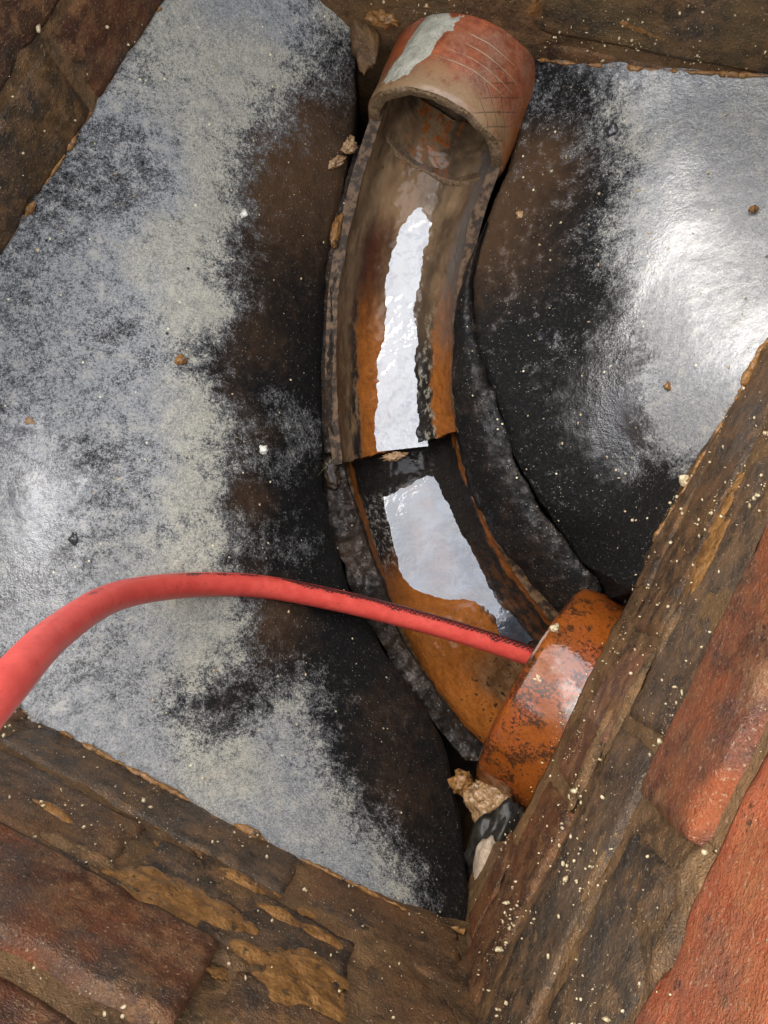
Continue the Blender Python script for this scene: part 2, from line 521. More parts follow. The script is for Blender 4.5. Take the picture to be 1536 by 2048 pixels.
def mat_water(name, base, ior=2.5):
    """thin murky water: you see the bed through it under the mirrored sky"""
    m = NT(name)
    t = m.t
    n = m.noise(45, 3, 0.6)
    n2 = m.noise(220, 2, 0.6)
    nrm = m.bump(m.add(n, m.mul(n2, 0.15)), 0.10, 0.004)
    tr = t.nodes.new('ShaderNodeBsdfTransparent')
    tr.inputs['Color'].default_value = (0.8, 0.76, 0.68, 1)
    df = t.nodes.new('ShaderNodeBsdfDiffuse')
    m.set(df.inputs['Color'], m.mix(m.step(0.35, 0.65, n), base, tuple(1.6 * a for a in base)))
    gl = t.nodes.new('ShaderNodeBsdfGlossy')
    gl.inputs['Roughness'].default_value = 0.03
    t.links.new(nrm, gl.inputs['Normal'])
    fr = t.nodes.new('ShaderNodeFresnel')
    fr.inputs['IOR'].default_value = ior
    m1 = t.nodes.new('ShaderNodeMixShader')
    m.set(m1.inputs[0], m.lerp(m.step(0.35, 0.7, n), 0.3, 0.6))
    t.links.new(tr.outputs[0], m1.inputs[1])
    t.links.new(df.outputs[0], m1.inputs[2])
    m2 = t.nodes.new('ShaderNodeMixShader')
    t.links.new(fr.outputs[0], m2.inputs[0])
    t.links.new(m1.outputs[0], m2.inputs[1])
    t.links.new(gl.outputs[0], m2.inputs[2])
    t.nodes.remove(m.b)
    t.links.new(m2.outputs[0], m.out.inputs['Surface'])
    return m.m

M_CONC = mat_concrete()
M_MORTAR = mat_brick('damp_mortar', (0.12, 0.066, 0.03), (0.25, 0.15, 0.068), (0.045, 0.03, 0.017), 0.5, 0.4, 0.4, 15)
M_HAUNCH = mat_plain('black_wet_mortar', (0.007, 0.0065, 0.006), (0.024, 0.021, 0.017), 70, 0.4, 0.2, 0.8, 0.0022, c3=(0.035, 0.03, 0.023), spec=0.2)
M_STRIP = mat_plain('chipped_mortar', (0.008, 0.006, 0.0045), (0.028, 0.018, 0.011), 50, 0.35, 0.15, 0.8, 0.0022, c3=(0.07, 0.048, 0.03), spec=0.18)
M_MUD = mat_plain('orange_mud', (0.12, 0.055, 0.015), (0.25, 0.125, 0.04), 90, 0.5, 0.3, 0.8, 0.003, c3=(0.06, 0.035, 0.016))
M_MUDP = mat_plain('pale_mud', (0.18, 0.095, 0.04), (0.34, 0.22, 0.11), 110, 0.45, 0.4, 0.8, 0.003, c3=(0.10, 0.055, 0.024))
M_GRIT = mat_plain('pale_grit', (0.22, 0.16, 0.08), (0.52, 0.44, 0.28), 300, 0.4, 0.3, 0.3, 0.001)
M_STONE = mat_plain('pale_stone', (0.26, 0.2, 0.14), (0.42, 0.34, 0.25), 260, 0.7, 0.0, 0.6, 0.002)
M_BLACK = mat_plain('black_grit', (0.015, 0.015, 0.018), (0.05, 0.05, 0.05), 300, 0.3, 0.8, 0.3, 0.001)
M_CHIP = mat_plain('white_chip', (0.34, 0.33, 0.28), (0.55, 0.54, 0.48), 300, 0.5, 0.2, 0.3, 0.001)
M_CHU = mat_channel('stained_upper_channel_clay', True)
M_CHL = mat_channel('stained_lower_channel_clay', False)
M_PIPE = mat_pipe()
M_SOCK = mat_socket()
M_HOSE = mat_hose()
M_WATER = mat_water('murky_water', (0.10, 0.105, 0.11))
M_POOL = mat_water('milky_pool_water', (0.08, 0.10, 0.13), 2.0)
M_GRASS = mat_plain('grass_green', (0.06, 0.10, 0.02), (0.14, 0.2, 0.05), 200, 0.5)
M_GROUND = mat_plain('ground_paving', (0.045, 0.042, 0.038), (0.10, 0.095, 0.085), 40, 0.8, 0.0, 0.5, 0.004)
M_DIRT = mat_plain('dark_silt', (0.01, 0.009, 0.008), (0.04, 0.03, 0.02), 60, 0.5, 0.4, 0.6, 0.004)

# ------------------------------------------------------------------ plan of the chamber
def line(a, b):
    a, b = np.array(a)[:2], np.array(b)[:2]
    d = (b - a) / np.linalg.norm(b - a)
    return a, d
def cross(l1, l2):
    t = np.linalg.solve(np.array([l1[1], -l2[1]]).T, l2[0] - l1[0])
    return l1[0] + l1[1] * t[0]
L_R = line(at(1536, 680, 0), at(1073, 1620, 0))
L_B = line(at(900, 1882, 0), at(40, 1420, 0))
L_L = line(at(0, 510, 0), at(330, 0, 0))
L_T = line(at(1060, 115, -.05), at(1536, 150, -.02))
C_TR, C_RB, C_BL, C_LT = cross(L_T, L_R), cross(L_R, L_B), cross(L_B, L_L), cross(L_L, L_T)

# the ground round the chamber, a sheet with the chamber's opening in it
Z_GROUND = 0.315
def ground():
    ctr = (C_TR + C_RB + C_BL + C_LT) / 4
    inner = [c + (c - ctr) / np.linalg.norm(c - ctr) * 0.02 for c in (C_TR, C_RB, C_BL, C_LT)]
    V, Fc = [], []
    for r in (inner, inner, [np.array(c) * 60 for c in ((1, 1), (1, -1), (-1, -1), (-1, 1))]):
        for c in r:
            V.append((c[0], c[1], Z_GROUND))
    for k in range(4):
        V[k] = (V[k][0], V[k][1], Z_GROUND - 0.03)
    for k in range(4):
        j = (k + 1) % 4
        Fc.append((k, j, 4 + j, 4 + k))
        Fc.append((4 + k, 4 + j, 8 + j, 8 + k))
    g = obj('ground', mesh('ground', V, Fc, smooth=False), M_GROUND)
    g['kind'] = 'structure'
    b = obj('chamber_base', mesh('chamber_base', [(x, y, -0.27) for x, y in ((-1, -1), (1, -1), (1, 1), (-1, 1))], [(0, 1, 2, 3)], smooth=False), M_DIRT)
    b['kind'] = 'structure'
ground()

# ------------------------------------------------------------------ brick walls
def brick_mesh(L, Hh, D, seed, rough=1.0, fine=True):
    """worn brick, face at y = 0 looking to -y, body behind it"""
    nx, ny, nz = (max(6, int(L / 0.0055)), 5, 14) if fine else (8, 2, 4)
    V, Fc, idx = [], [], {}
    r = 0.0035
    hx, hz, hy = L / 2, Hh / 2, D / 2
    def vid(i, j, k):
        key = (i, j, k)
        if key not in idx:
            idx[key] = len(V)
            V.append(((i / nx * 2 - 1) * hx, (j / ny * 2 - 1) * hy, (k / nz * 2 - 1) * hz))
        return idx[key]
    def quad(a, b, c, d): Fc.append((a, b, c, d))
    for i in range(nx):
        for k in range(nz):
            quad(vid(i, 0, k), vid(i + 1, 0, k), vid(i + 1, 0, k + 1), vid(i, 0, k + 1))
            quad(vid(i, ny, k), vid(i, ny, k + 1), vid(i + 1, ny, k + 1), vid(i + 1, ny, k))
    for i in range(nx):
        for j in range(ny):
            quad(vid(i, j, 0), vid(i, j + 1, 0), vid(i + 1, j + 1, 0), vid(i + 1, j, 0))
            quad(vid(i, j, nz), vid(i + 1, j, nz), vid(i + 1, j + 1, nz), vid(i, j + 1, nz))
    for j in range(ny):
        for k in range(nz):
            quad(vid(0, j, k), vid(0, j, k + 1), vid(0, j + 1, k + 1), vid(0, j + 1, k))
            quad(vid(nx, j, k), vid(nx, j + 1, k), vid(nx, j + 1, k + 1), vid(nx, j, k + 1))
    P = np.array(V)
    core = np.clip(P, [-hx + r, -hy + r, -hz + r], [hx - r, hy - r, hz - r])
    d = P - core
    ln = np.linalg.norm(d, axis=1, keepdims=True)
    nrm = np.where(ln > 1e-9, d / np.maximum(ln, 1e-9), 0)
    P = core + nrm * np.minimum(ln, r)
    Q = P + seed * 1.37
    amp = 0.0017 * rough
    disp = fbm(Q, 28, 4, seed) * amp + fbm(Q, 150, 3, seed + 5) * amp * 0.4
    edge = np.minimum(np.minimum(hx - abs(P[:, 0]), hz - abs(P[:, 2])) / 0.012, 1)
    chip = sstep(0.05, 0.6, fbm(Q, 55, 4, seed + 9)) * (1 - edge) * 0.005 * rough
    P = P + nrm * (disp - chip)[:, None]
    P[:, 1] += hy
    return mesh('brick', P, Fc)

MB = {
    'umber': mat_brick('brick_umber', (0.085, 0.038, 0.017), (0.16, 0.072, 0.03), (0.035, 0.022, 0.013), 0.5, 0.8, 0.2, 21, 0.65, 0.4),
    'orange': mat_brick('brick_orange', (0.17, 0.046, 0.017), (0.31, 0.088, 0.031), (0.075, 0.032, 0.022), 0.52, 0.5, 0.15, 1, grime=0.8),
    'bright': mat_brick('brick_bright', (0.24, 0.06, 0.025), (0.36, 0.10, 0.042), (0.15, 0.065, 0.042), 0.5, 0.4, 0.25, 2, grime=0.3),
    'tanolive': mat_brick('brick_tanolive', (0.12, 0.078, 0.035), (0.2, 0.135, 0.065), (0.05, 0.038, 0.022), 0.5, 0.4, 0.5, 12),
    'redbrown': mat_brick('brick_redbrown', (0.12, 0.036, 0.014), (0.21, 0.07, 0.025), (0.05, 0.028, 0.016), 0.55, 0.5, 0.3, 3),
    'brown': mat_brick('brick_brown', (0.12, 0.058, 0.026), (0.21, 0.11, 0.05), (0.045, 0.032, 0.02), 0.55, 0.5, 0.5, 4),
    'grey': mat_brick('brick_grey', (0.11, 0.07, 0.042), (0.19, 0.125, 0.075), (0.045, 0.038, 0.03), 0.57, 0.5, 0.5, 5),
    'darkgrey': mat_brick('brick_darkgrey', (0.065, 0.046, 0.03), (0.12, 0.084, 0.054), (0.032, 0.03, 0.026), 0.55, 0.45, 0.35, 6),
    'rose': mat_brick('brick_rose', (0.17, 0.066, 0.034), (0.26, 0.12, 0.065), (0.075, 0.046, 0.028), 0.48, 0.55, 0.5, 7),
    'olive': mat_brick('brick_olive', (0.07, 0.038, 0.014), (0.12, 0.068, 0.024), (0.026, 0.018, 0.009), 0.52, 0.5, 0.3, 8),
    'deepred': mat_brick('brick_deepred', (0.085, 0.026, 0.012), (0.14, 0.05, 0.022), (0.04, 0.02, 0.011), 0.52, 0.45, 0.2, 9),
}
WALLS = {}
def wall(key, label, p0, p1, ext, courses, seedbase, hole=None):
    """courses: list of (z0, z1, [(s0, s1, material, proud)...]); s runs from p0 to p1 along the wall"""
    d = (p1 - p0) / np.linalg.norm(p1 - p0)
    n = np.array([-d[1], d[0]])                     # out of the chamber, into the wall
    ctr = (C_TR + C_RB + C_BL + C_LT) / 4
    if n @ (ctr - p0) > 0: n = -n
    t = thing('brick_wall', label, 'brick wall', (p0[0], p0[1], 0))
    fl = 1 if np.cross(d, n) > 0 else -1
    ang = math.atan2(d[1], d[0]) if fl > 0 else math.atan2(-d[1], -d[0])
    t.rotation_euler = (0, 0, ang)
    WALLS[key] = (p0, d, n, t, fl)
    Lw = np.linalg.norm(p1 - p0)
    k = seedbase
    ztop = max(c[1] for c in courses)
    for z0, z1, row in courses:
        for s0, s1, mt, proud in row:
            k += 1
            me = brick_mesh(s1 - s0, z1 - z0, 0.09, k)
            o = obj('brick', me, MB[mt], t)
            rr = random.Random(k)
            o.location = (fl * (s0 + s1) / 2, -(proud if proud > .0052 else proud * 0.45), (z0 + z1) / 2)
            o.rotation_euler = (rad(rr.uniform(-1.2, 1.2)), rad(rr.uniform(-0.5, 0.5)), rad(rr.uniform(-0.7, 0.7)))
    # the mortar body, recessed behind the faces, rough
    nu, nv = 200, 150
    s = np.linspace(-0.005, Lw + ext, nu)
    z = np.linspace(-0.265, ztop + 0.006, nv)
    Sg, Zg = np.meshgrid(s, z, indexing='ij')
    P = np.stack([fl * Sg, np.zeros_like(Sg), Zg], -1)
    P[..., 1] = 0.0010 + fbm(P + seedbase, 40, 4, seedbase) * 0.0026
    if hole is not None:
        P[..., 1] += hole(Sg, Zg)
    V = list(P.reshape(-1, 3))
    Fc = gridfaces(nu, nv, flip=(fl < 0))
    b = len(V)
    for (ss, zz) in ((-0.005, -0.265), (Lw + ext, -0.265), (Lw + ext, ztop + .006), (-0.005, ztop + .006)):
        V.append((fl * ss, 0.1, zz))
    Fc += [(b, b + 1, b + 2, b + 3), (nv - 1, nu * nv - 1, b + 2, b + 3)]
    obj('mortar', mesh('mortar', V, Fc), M_MORTAR, t)
    return t

# right wall (runs from the top right corner down to the lower corner): photo heights of the bed joints 0.07, 0.145, 0.217
LR = np.linalg.norm(C_RB - C_TR)
o_r = float((np.array(at(1536, 680, 0))[:2] - C_TR) @ ((C_RB - C_TR) / LR))   # where the frame's edge meets the wall
def rs(a): return a + o_r
wall('right', 'brick wall rising beside the orange pipe socket, right side of the picture', C_TR, C_RB, 0.10, [
    (-0.036, 0.000, [(0.0, rs(.02), 'brown', .001), (rs(.03), rs(.176), 'brown', .002), (rs(.352), LR - .003, 'redbrown', .003)]),
    (0.000, 0.067, [(0.0, rs(.0), 'brown', 0), (rs(.006), rs(.205), 'brown', .002), (rs(.211), rs(.300), 'rose', .001), (rs(.306), LR + .09, 'redbrown', .002)]),
    (0.0745, 0.142, [(0.0, rs(.09), 'rose', 0), (rs(.099), rs(.248), 'grey', .0005), (rs(.254), LR + .09, 'grey', .001)]),
    (0.150, 0.214, [(0.0, rs(.045), 'redbrown', 0), (rs(.054), rs(.272), 'orange', .006), (rs(.284), LR + .09, 'darkgrey', -.001)]),
    (0.222, 0.286, [(0.0, rs(.16), 'orange', .004), (rs(.17), rs(.385), 'bright', .004), (rs(.395), LR + .09, 'orange', .005)]),
], 100, hole=lambda S_, Z_: 0.07 * sstep(-.033, -.042, Z_) * sstep(rs(.155), rs(.175), S_) * sstep(rs(.375), rs(.355), S_))
# lower left wall, from the lower corner to the left corner
LB = np.linalg.norm(C_BL - C_RB)
wall('lower', 'mud smeared brick wall below the grey benching, lower left of the picture', C_RB, C_BL, 0.10, [
    (-0.030, 0.052, [(0.004, .105, 'brown', .001), (.112, .300, 'grey', .001), (.308, LB + .09, 'brown', 0)]),
    (0.059, 0.124, [(0.004, .060, 'brown', 0), (.068, .186, 'darkgrey', .001), (.194, .395, 'brown', .0015), (.404, LB + .09, 'grey', 0)]),
    (0.133, 0.198, [(0.004, .118, 'brown', .001), (.128, .330, 'redbrown', .006), (.340, LB + .09, 'brown', .004)]),
    (0.208, 0.286, [(0.004, .06, 'redbrown', 0), (.07, .285, 'orange', .0015), (.295, LB + .09, 'brown', 0)]),
], 200)
# upper left wall, from the left corner to the top corner
LLn = np.linalg.norm(C_LT - C_BL)
o_l = float((np.array(at(0, 510, 0))[:2] - C_BL) @ ((C_LT - C_BL) / LLn))
def ls(a): return a + o_l
wall('left', 'dark brown brick wall in the upper left corner of the picture', C_BL, C_LT, 0.10, [
    (-0.06, -.006, [(0.004, ls(-.1), 'olive', 0), (ls(-.09), ls(.12), 'olive', .001), (ls(.128), LLn + .09, 'deepred', .0)]),
    (0.000, 0.064, [(0.004, ls(-.095), 'olive', 0), (ls(-.087), ls(.118), 'olive', .003), (ls(.127), LLn + .09, 'deepred', .004)]),
    (0.073, 0.137, [(0.004, ls(-.02), 'deepred', 0), (ls(-.01), ls(.2), 'deepred', .004), (ls(.21), LLn + .09, 'brown', .004)]),
    (0.146, 0.211, [(0.004, ls(.1), 'brown', .002), (ls(.11), LLn + .09, 'redbrown', .0)]),
    (0.220, 0.286, [(0.004, ls(.0), 'brown', .002), (ls(.01), LLn + .09, 'orange', .0)]),
], 300)
# top wall, from the top corner to the right corner
LT = np.linalg.norm(C_TR - C_LT)
o_t = float((np.array(at(1060, 115, -.05))[:2] - C_LT) @ ((C_TR - C_LT) / LT))
def ts(a): return a + o_t
pc = at(868, 288, -.083)                                    # middle of the inlet pipe's mouth
pax = np.array([-0.40, -0.915, -0.02])
_pa = pax / np.linalg.norm(pax)
_td = (C_TR - C_LT) / LT
_tn = np.array([_td[1], -_td[0]])
_k = ((C_LT - pc[:2]) @ _tn) / (-_pa[:2] @ _tn)
_ph = pc - _pa * _k                                         # where its axis passes the top wall
_ps = float((_ph[:2] - C_LT) @ _td)
wall('top', 'gritty brown brick wall above the clay pipe at the top edge', C_LT, C_TR, 0.10, [
    (-0.022, 0.044, [(0.004, ts(-.13), 'tanolive', 0), (ts(-.122), ts(-.008), 'tanolive', -.003), (ts(.002), ts(.21), 'tanolive', .003), (ts(.22), LT + .09, 'brown', 0)]),
    (0.053, 0.117, [(0.004, ts(-.1), 'brown', 0), (ts(-.09), ts(.12), 'brown', .001), (ts(.13), LT + .09, 'grey', 0)]),
    (0.126, 0.19, [(0.004, ts(0), 'brown', 0), (ts(.01), LT + .09, 'redbrown', .001)]),
    (0.199, 0.286, [(0.004, ts(-.1), 'brown', 0), (ts(-.09), ts(.12), 'orange', .001), (ts(.13), LT + .09, 'brown', 0)]),
    (-0.095, -0.031, [(ts(.012), ts(.21), 'brown', .002)]),
], 400, hole=lambda S_, Z_: 0.09 * sstep(.052, .044, np.hypot((S_ - _ps) * 0.93, Z_ - _ph[2])))

# ------------------------------------------------------------------ benching
def bench(name, label, outer, inner, zpts, cpts, push, nu, nv, seed):
    """outer, inner: matched photo points (x, y, z); zpts: extra heights; cpts: (x, y, crust, brown, wet)"""
    O = np.array([at(*p) for p in outer])
    I = np.array([at(*p) for p in inner])
    allp = [at(*p) for p in list(outer) + list(inner) + list(zpts)]
    zr = RBF([p[:2] for p in allp], [p[2] for p in allp], 1e-5)
    c2 = (O + I)[:, :2] / 2
    for k in range(len(O)):
        O[k, :2] += push[k]
    O = catmull(O, nu) if False else np.stack([np.interp(np.linspace(0, len(O) - 1, nu), range(len(O)), O[:, a]) for a in range(3)], 1)
    I = np.stack([np.interp(np.linspace(0, len(I) - 1, nu), range(len(I)), catmull(I, len(I) * 8)[np.linspace(0, len(I) * 8 - 1, len(I)).astype(int), a]) for a in range(3)], 1)
    # a smooth inner line with a ragged edge
    Ic = catmull(np.array([at(*p) for p in inner]), 400)
    dd = [int(np.argmin(np.linalg.norm(Ic[:, :2] - at(*p)[:2], axis=1))) for p in inner]
    t = np.interp(np.linspace(0, len(inner) - 1, nu), range(len(inner)), dd)
    I = np.stack([np.interp(t, range(400), Ic[:, a]) for a in range(3)], 1)
    v = np.linspace(0, 1, nv) ** 0.9
    P = O[:, None, :] * (1 - v)[None, :, None] + I[:, None, :] * v[None, :, None]
    rag = fbm(np.stack([I[:, 0], I[:, 1], I[:, 0] * 0], 1) + seed, 45, 4, seed) * 0.003
    dirv = (I - O)
    dirv[:, 2] = 0
    dirv /= np.linalg.norm(dirv, axis=1, keepdims=True)
    P += dirv[:, None, :] * rag[:, None, None] * (v ** 6)[None, :, None]
    P[..., 2] = zr(P[..., :2])[..., 0]
    P0 = P.copy()
    P0[..., 2] = 0
    de = np.linalg.norm((I - O)[:, None, :2] * (1 - v)[None, :, None], axis=2)         # distance to the inner edge
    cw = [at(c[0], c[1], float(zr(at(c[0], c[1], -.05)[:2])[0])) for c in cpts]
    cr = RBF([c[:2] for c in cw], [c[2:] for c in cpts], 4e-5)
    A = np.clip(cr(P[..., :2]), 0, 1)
    calm = 1 - 0.85 * sstep(0.3, 0.9, A[..., 2])
    P[..., 2] += fbm(P0, 14, 3, seed) * 0.002 + calm * (fbm(P0, 60, 4, seed + 3) * 0.0010 + fbm(P0, 260, 3, seed + 7) * 0.0005)
    P[..., 2] -= 0.004 * (1 - np.clip(de / 0.005, 0, 1)) ** 2                           # rounded lip
    # skirt down the inner side
    rows = [P]
    for k, dz in enumerate((0.012, 0.03, 0.06, 0.12)):
        q = P[:, -1:, :].copy()
        q[..., 2] -= dz
        q -= dirv[:, None, :] * (0.001 + 0.05 * dz)
        q += dirv[:, None, :] * (fbm(q, 60, 3, seed + 40)[..., None] * 0.003)
        rows.append(q)
    P = np.concatenate(rows, 1)
    A = np.concatenate([A] + [np.stack([A[:, -1:, 0] * 0.4, A[:, -1:, 1], A[:, -1:, 2] * 0.5], -1)] * 4, 1)
    nvv = P.shape[1]
    il = np.concatenate([[0], np.cumsum(np.linalg.norm(np.diff(I[:, :2], axis=0), axis=1))])
    lg = np.repeat(il[:, None], nvv, 1)
    dg = np.concatenate([de, np.zeros((nu, 4))], 1)
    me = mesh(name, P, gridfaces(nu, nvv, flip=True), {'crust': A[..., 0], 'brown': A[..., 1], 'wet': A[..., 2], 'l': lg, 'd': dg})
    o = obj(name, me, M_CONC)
    tag(o, label, 'benching')
    return o, zr

def pushes(*spec):
    return [np.array(p) for p in spec]
nL, nB, nR, nT = [WALLS[k][2] * 0.02 for k in ('left', 'lower', 'right', 'top')]

outerL = [(690, -90, -.03), (430, -150, 0), (330, 0, 0), (165, 255, 0), (0, 510, 0), (-230, 870, 0), (-427, 1170, 0), (-190, 1295, 0), (40, 1420, 0), (280, 1549, 0), (500, 1667, 0), (700, 1774, -.004), (830, 1844, -.012), (915, 1890, -.02)]
innerL = [(715, 0, -.06), (712, 70, -.065), (712, 190, -.085), (700, 290, -.095), (680, 400, -.105), (653, 520, -.112), (642, 680, -.122), (644, 900, -.132), (658, 1040, -.136), (703, 1180, -.14), (773, 1310, -.143), (858, 1430, -.14), (905, 1560, -.125), (938, 1800, -.06)]
pushL = pushes(nT * 2, nL + nT, nL, nL, nL, nL, nL + nB, nB, nB, nB, nB, nB, nB, nB)
zL = [(200, 800, -.012), (100, 1000, -.008), (430, 500, -.034), (420, 900, -.038), (450, 1150, -.042), (250, 1250, -.02), (500, 1450, -.042), (700, 1640, -.038),
      (480, 150, -.03), (550, 600, -.068), (545, 900, -.077), (560, 1150, -.082), (650, 1380, -.088), (800, 1590, -.075), (590, 250, -.062), (300, 500, -.012), (300, 1050, -.022)]
cL = [  # photo position, lime crust, brown film, water film
    (330, 60, 0.75, 0.42, .1), (500, 40, 0.85, 0.2, .1), (630, 40, 0.60, 0.2, .15), (690, 60, 0.55, 0.5, .1), (400, 180, 0.80, 0.42, .1), (300, 350, 0.62, 0.1, .1), (560, 140, 0.62, 0.5, .05),
    (600, 220, 0.38, 0.85, .05), (520, 290, 0.42, 0.85, .05), (660, 250, 0.22, 0.7, .2), (430, 400, 0.85, 0.42, .0), (340, 470, 0.80, 0.42, .0), (200, 470, 0.60, 0.1, .15), (100, 560, 0.60, 0.1, .1),
    (520, 420, 0.18, 0.9, .1), (600, 480, 0.10, 0.75, .1), (410, 600, 0.85, 0.42, .0), (460, 560, 0.42, 0.5, .0), (230, 650, 0.60, 0.1, .1), (80, 720, 0.60, 0.1, .2), (330, 720, 0.60, 0.2, .0),
    (395, 800, 0.82, 0.42, .0), (450, 780, 0.25, 0.5, .1), (530, 700, 0.06, 0.6, .1), (600, 800, 0.12, 0.3, .2), (560, 880, 0.16, 0.5, .1), (600, 900, 0.30, 0.2, .2), (180, 860, 0.60, 0.1, .2), (80, 950, 0.60, 0.1, .8),
    (300, 950, 0.60, 0.1, .1), (400, 980, 0.80, 0.42, .0), (470, 960, 0.30, 0.6, .0), (530, 1000, 0.10, 0.7, .1), (590, 1030, 0.25, 0.1, .3), (620, 1000, 0.04, 0.2, .3), (60, 1080, 0.65, 0.1, .85), (200, 1060, 0.60, 0.1, .3), (60, 1230, 0.65, 0.1, .65),
    (380, 1120, 0.75, 0.42, .0), (450, 1180, 0.70, 0.42, .0), (530, 1150, 0.16, 0.5, .0), (600, 1130, 0.20, 0.2, .2), (250, 1300, 0.72, 0.1, .2), (150, 1400, 0.72, 0.1, .4), (420, 1300, 0.75, 0.42, .1), (560, 1240, 0.18, 0.8, .0),
    (520, 1300, 0.35, 0.6, .0), (650, 1250, 0.06, 0.3, .2), (680, 1350, 0.12, 0.2, .2), (400, 1420, 0.30, 0.4, .1), (470, 1390, 0.30, 0.4, .1), (600, 1370, 0.38, 0.3, .1), (750, 1420, 0.08, 0.5, .3), (280, 1500, 0.78, 0.1, .3),
    (440, 1520, 0.75, 0.42, .2), (560, 1480, 0.80, 0.2, .1), (520, 1600, 0.85, 0.2, .2), (640, 1560, 0.70, 0.2, .1), (650, 1700, 0.85, 0.2, .2), (720, 1680, 0.55, 0.2, .1), (700, 1500, 0.18, 0.3, .1), (780, 1600, 0.18, 0.6, .1),
    (830, 1500, 0.06, 0.4, .3), (850, 1650, 0.08, 0.4, .2), (800, 1780, 0.55, 0.3, .2), (880, 1780, 0.15, 0.3, .3), (920, 1860, 0.12, 0.3, .4), (900, 1700, 0.05, 0.3, .3), (-200, 1000, 0.60, 0.1, .3), (-200, 1250, 0.60, 0.1, .3),
    (588, 800, 0.42, 0.1, .2), (602, 870, 0.45, 0.1, .2), (572, 960, 0.40, 0.1, .2), (590, 1120, 0.36, 0.2, .2), (640, 760, 0.04, 0.2, .3), (615, 620, 0.08, 0.4, .2),
]
bl_o, zl_f = bench('concrete_benching', 'large pale grey crusted concrete benching left of the channel', outerL, innerL, zL, cL, pushL, 560, 300, 5)

outerR = [(1060, 112, -.05), (1180, 124, -.042), (1300, 133, -.035), (1430, 143, -.027), (1600, 156, -.015), (1787, 170, 0), (1650, 440, 0), (1536, 680, 0), (1450, 860, -.01), (1380, 990, -.02), (1320, 1090, -.03), (1262, 1190, -.045)]
innerR = [(1056, 150, -.062), (1040, 230, -.072), (1022, 320, -.085), (985, 410, -.098), (955, 500, -.105), (945, 580, -.106), (960, 690, -.108), (1000, 810, -.11), (1045, 940, -.114), (1105, 1040, -.116), (1175, 1130, -.114), (1225, 1195, -.10)]
pushR = pushes(nT, nT, nT, nT, nT, nT + nR, nR, nR, nR, nR, nR, nR)
zR = [(1150, 500, -.07), (1250, 800, -.058), (1200, 260, -.056), (1400, 500, -.026), (1300, 950, -.06), (1100, 700, -.088), (1150, 900, -.085), (1350, 300, -.032), (1400, 700, -.022), (1200, 1050, -.088)]
cR = [  # pale crust, raised along the right to paint in more of the sheen
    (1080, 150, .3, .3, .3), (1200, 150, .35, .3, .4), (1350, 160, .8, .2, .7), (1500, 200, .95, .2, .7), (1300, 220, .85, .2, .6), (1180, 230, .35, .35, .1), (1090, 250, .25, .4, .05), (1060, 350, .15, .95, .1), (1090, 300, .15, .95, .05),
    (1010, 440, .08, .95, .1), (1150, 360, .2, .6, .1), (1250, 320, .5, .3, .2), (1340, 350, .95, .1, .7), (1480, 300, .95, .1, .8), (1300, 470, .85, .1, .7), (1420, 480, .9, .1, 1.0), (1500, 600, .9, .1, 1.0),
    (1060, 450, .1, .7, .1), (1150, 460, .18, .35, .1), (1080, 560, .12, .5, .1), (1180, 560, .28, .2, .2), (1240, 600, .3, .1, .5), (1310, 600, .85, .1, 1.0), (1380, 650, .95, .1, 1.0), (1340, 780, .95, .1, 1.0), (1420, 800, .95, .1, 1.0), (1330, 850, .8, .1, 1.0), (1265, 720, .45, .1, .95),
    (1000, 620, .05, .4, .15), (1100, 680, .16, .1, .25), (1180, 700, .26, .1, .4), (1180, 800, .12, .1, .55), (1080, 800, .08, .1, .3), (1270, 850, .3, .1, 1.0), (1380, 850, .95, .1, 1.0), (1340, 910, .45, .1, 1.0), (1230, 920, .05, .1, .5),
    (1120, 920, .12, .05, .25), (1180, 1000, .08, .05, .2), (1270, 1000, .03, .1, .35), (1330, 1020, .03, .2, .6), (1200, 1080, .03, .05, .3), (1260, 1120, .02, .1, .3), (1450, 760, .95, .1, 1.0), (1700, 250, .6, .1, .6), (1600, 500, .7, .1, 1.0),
]
br_o, zr_f = bench('concrete_benching', 'black concrete benching right of the channel with wet white sheen', outerR, innerR, zR, cR, pushR, 420, 260, 9)

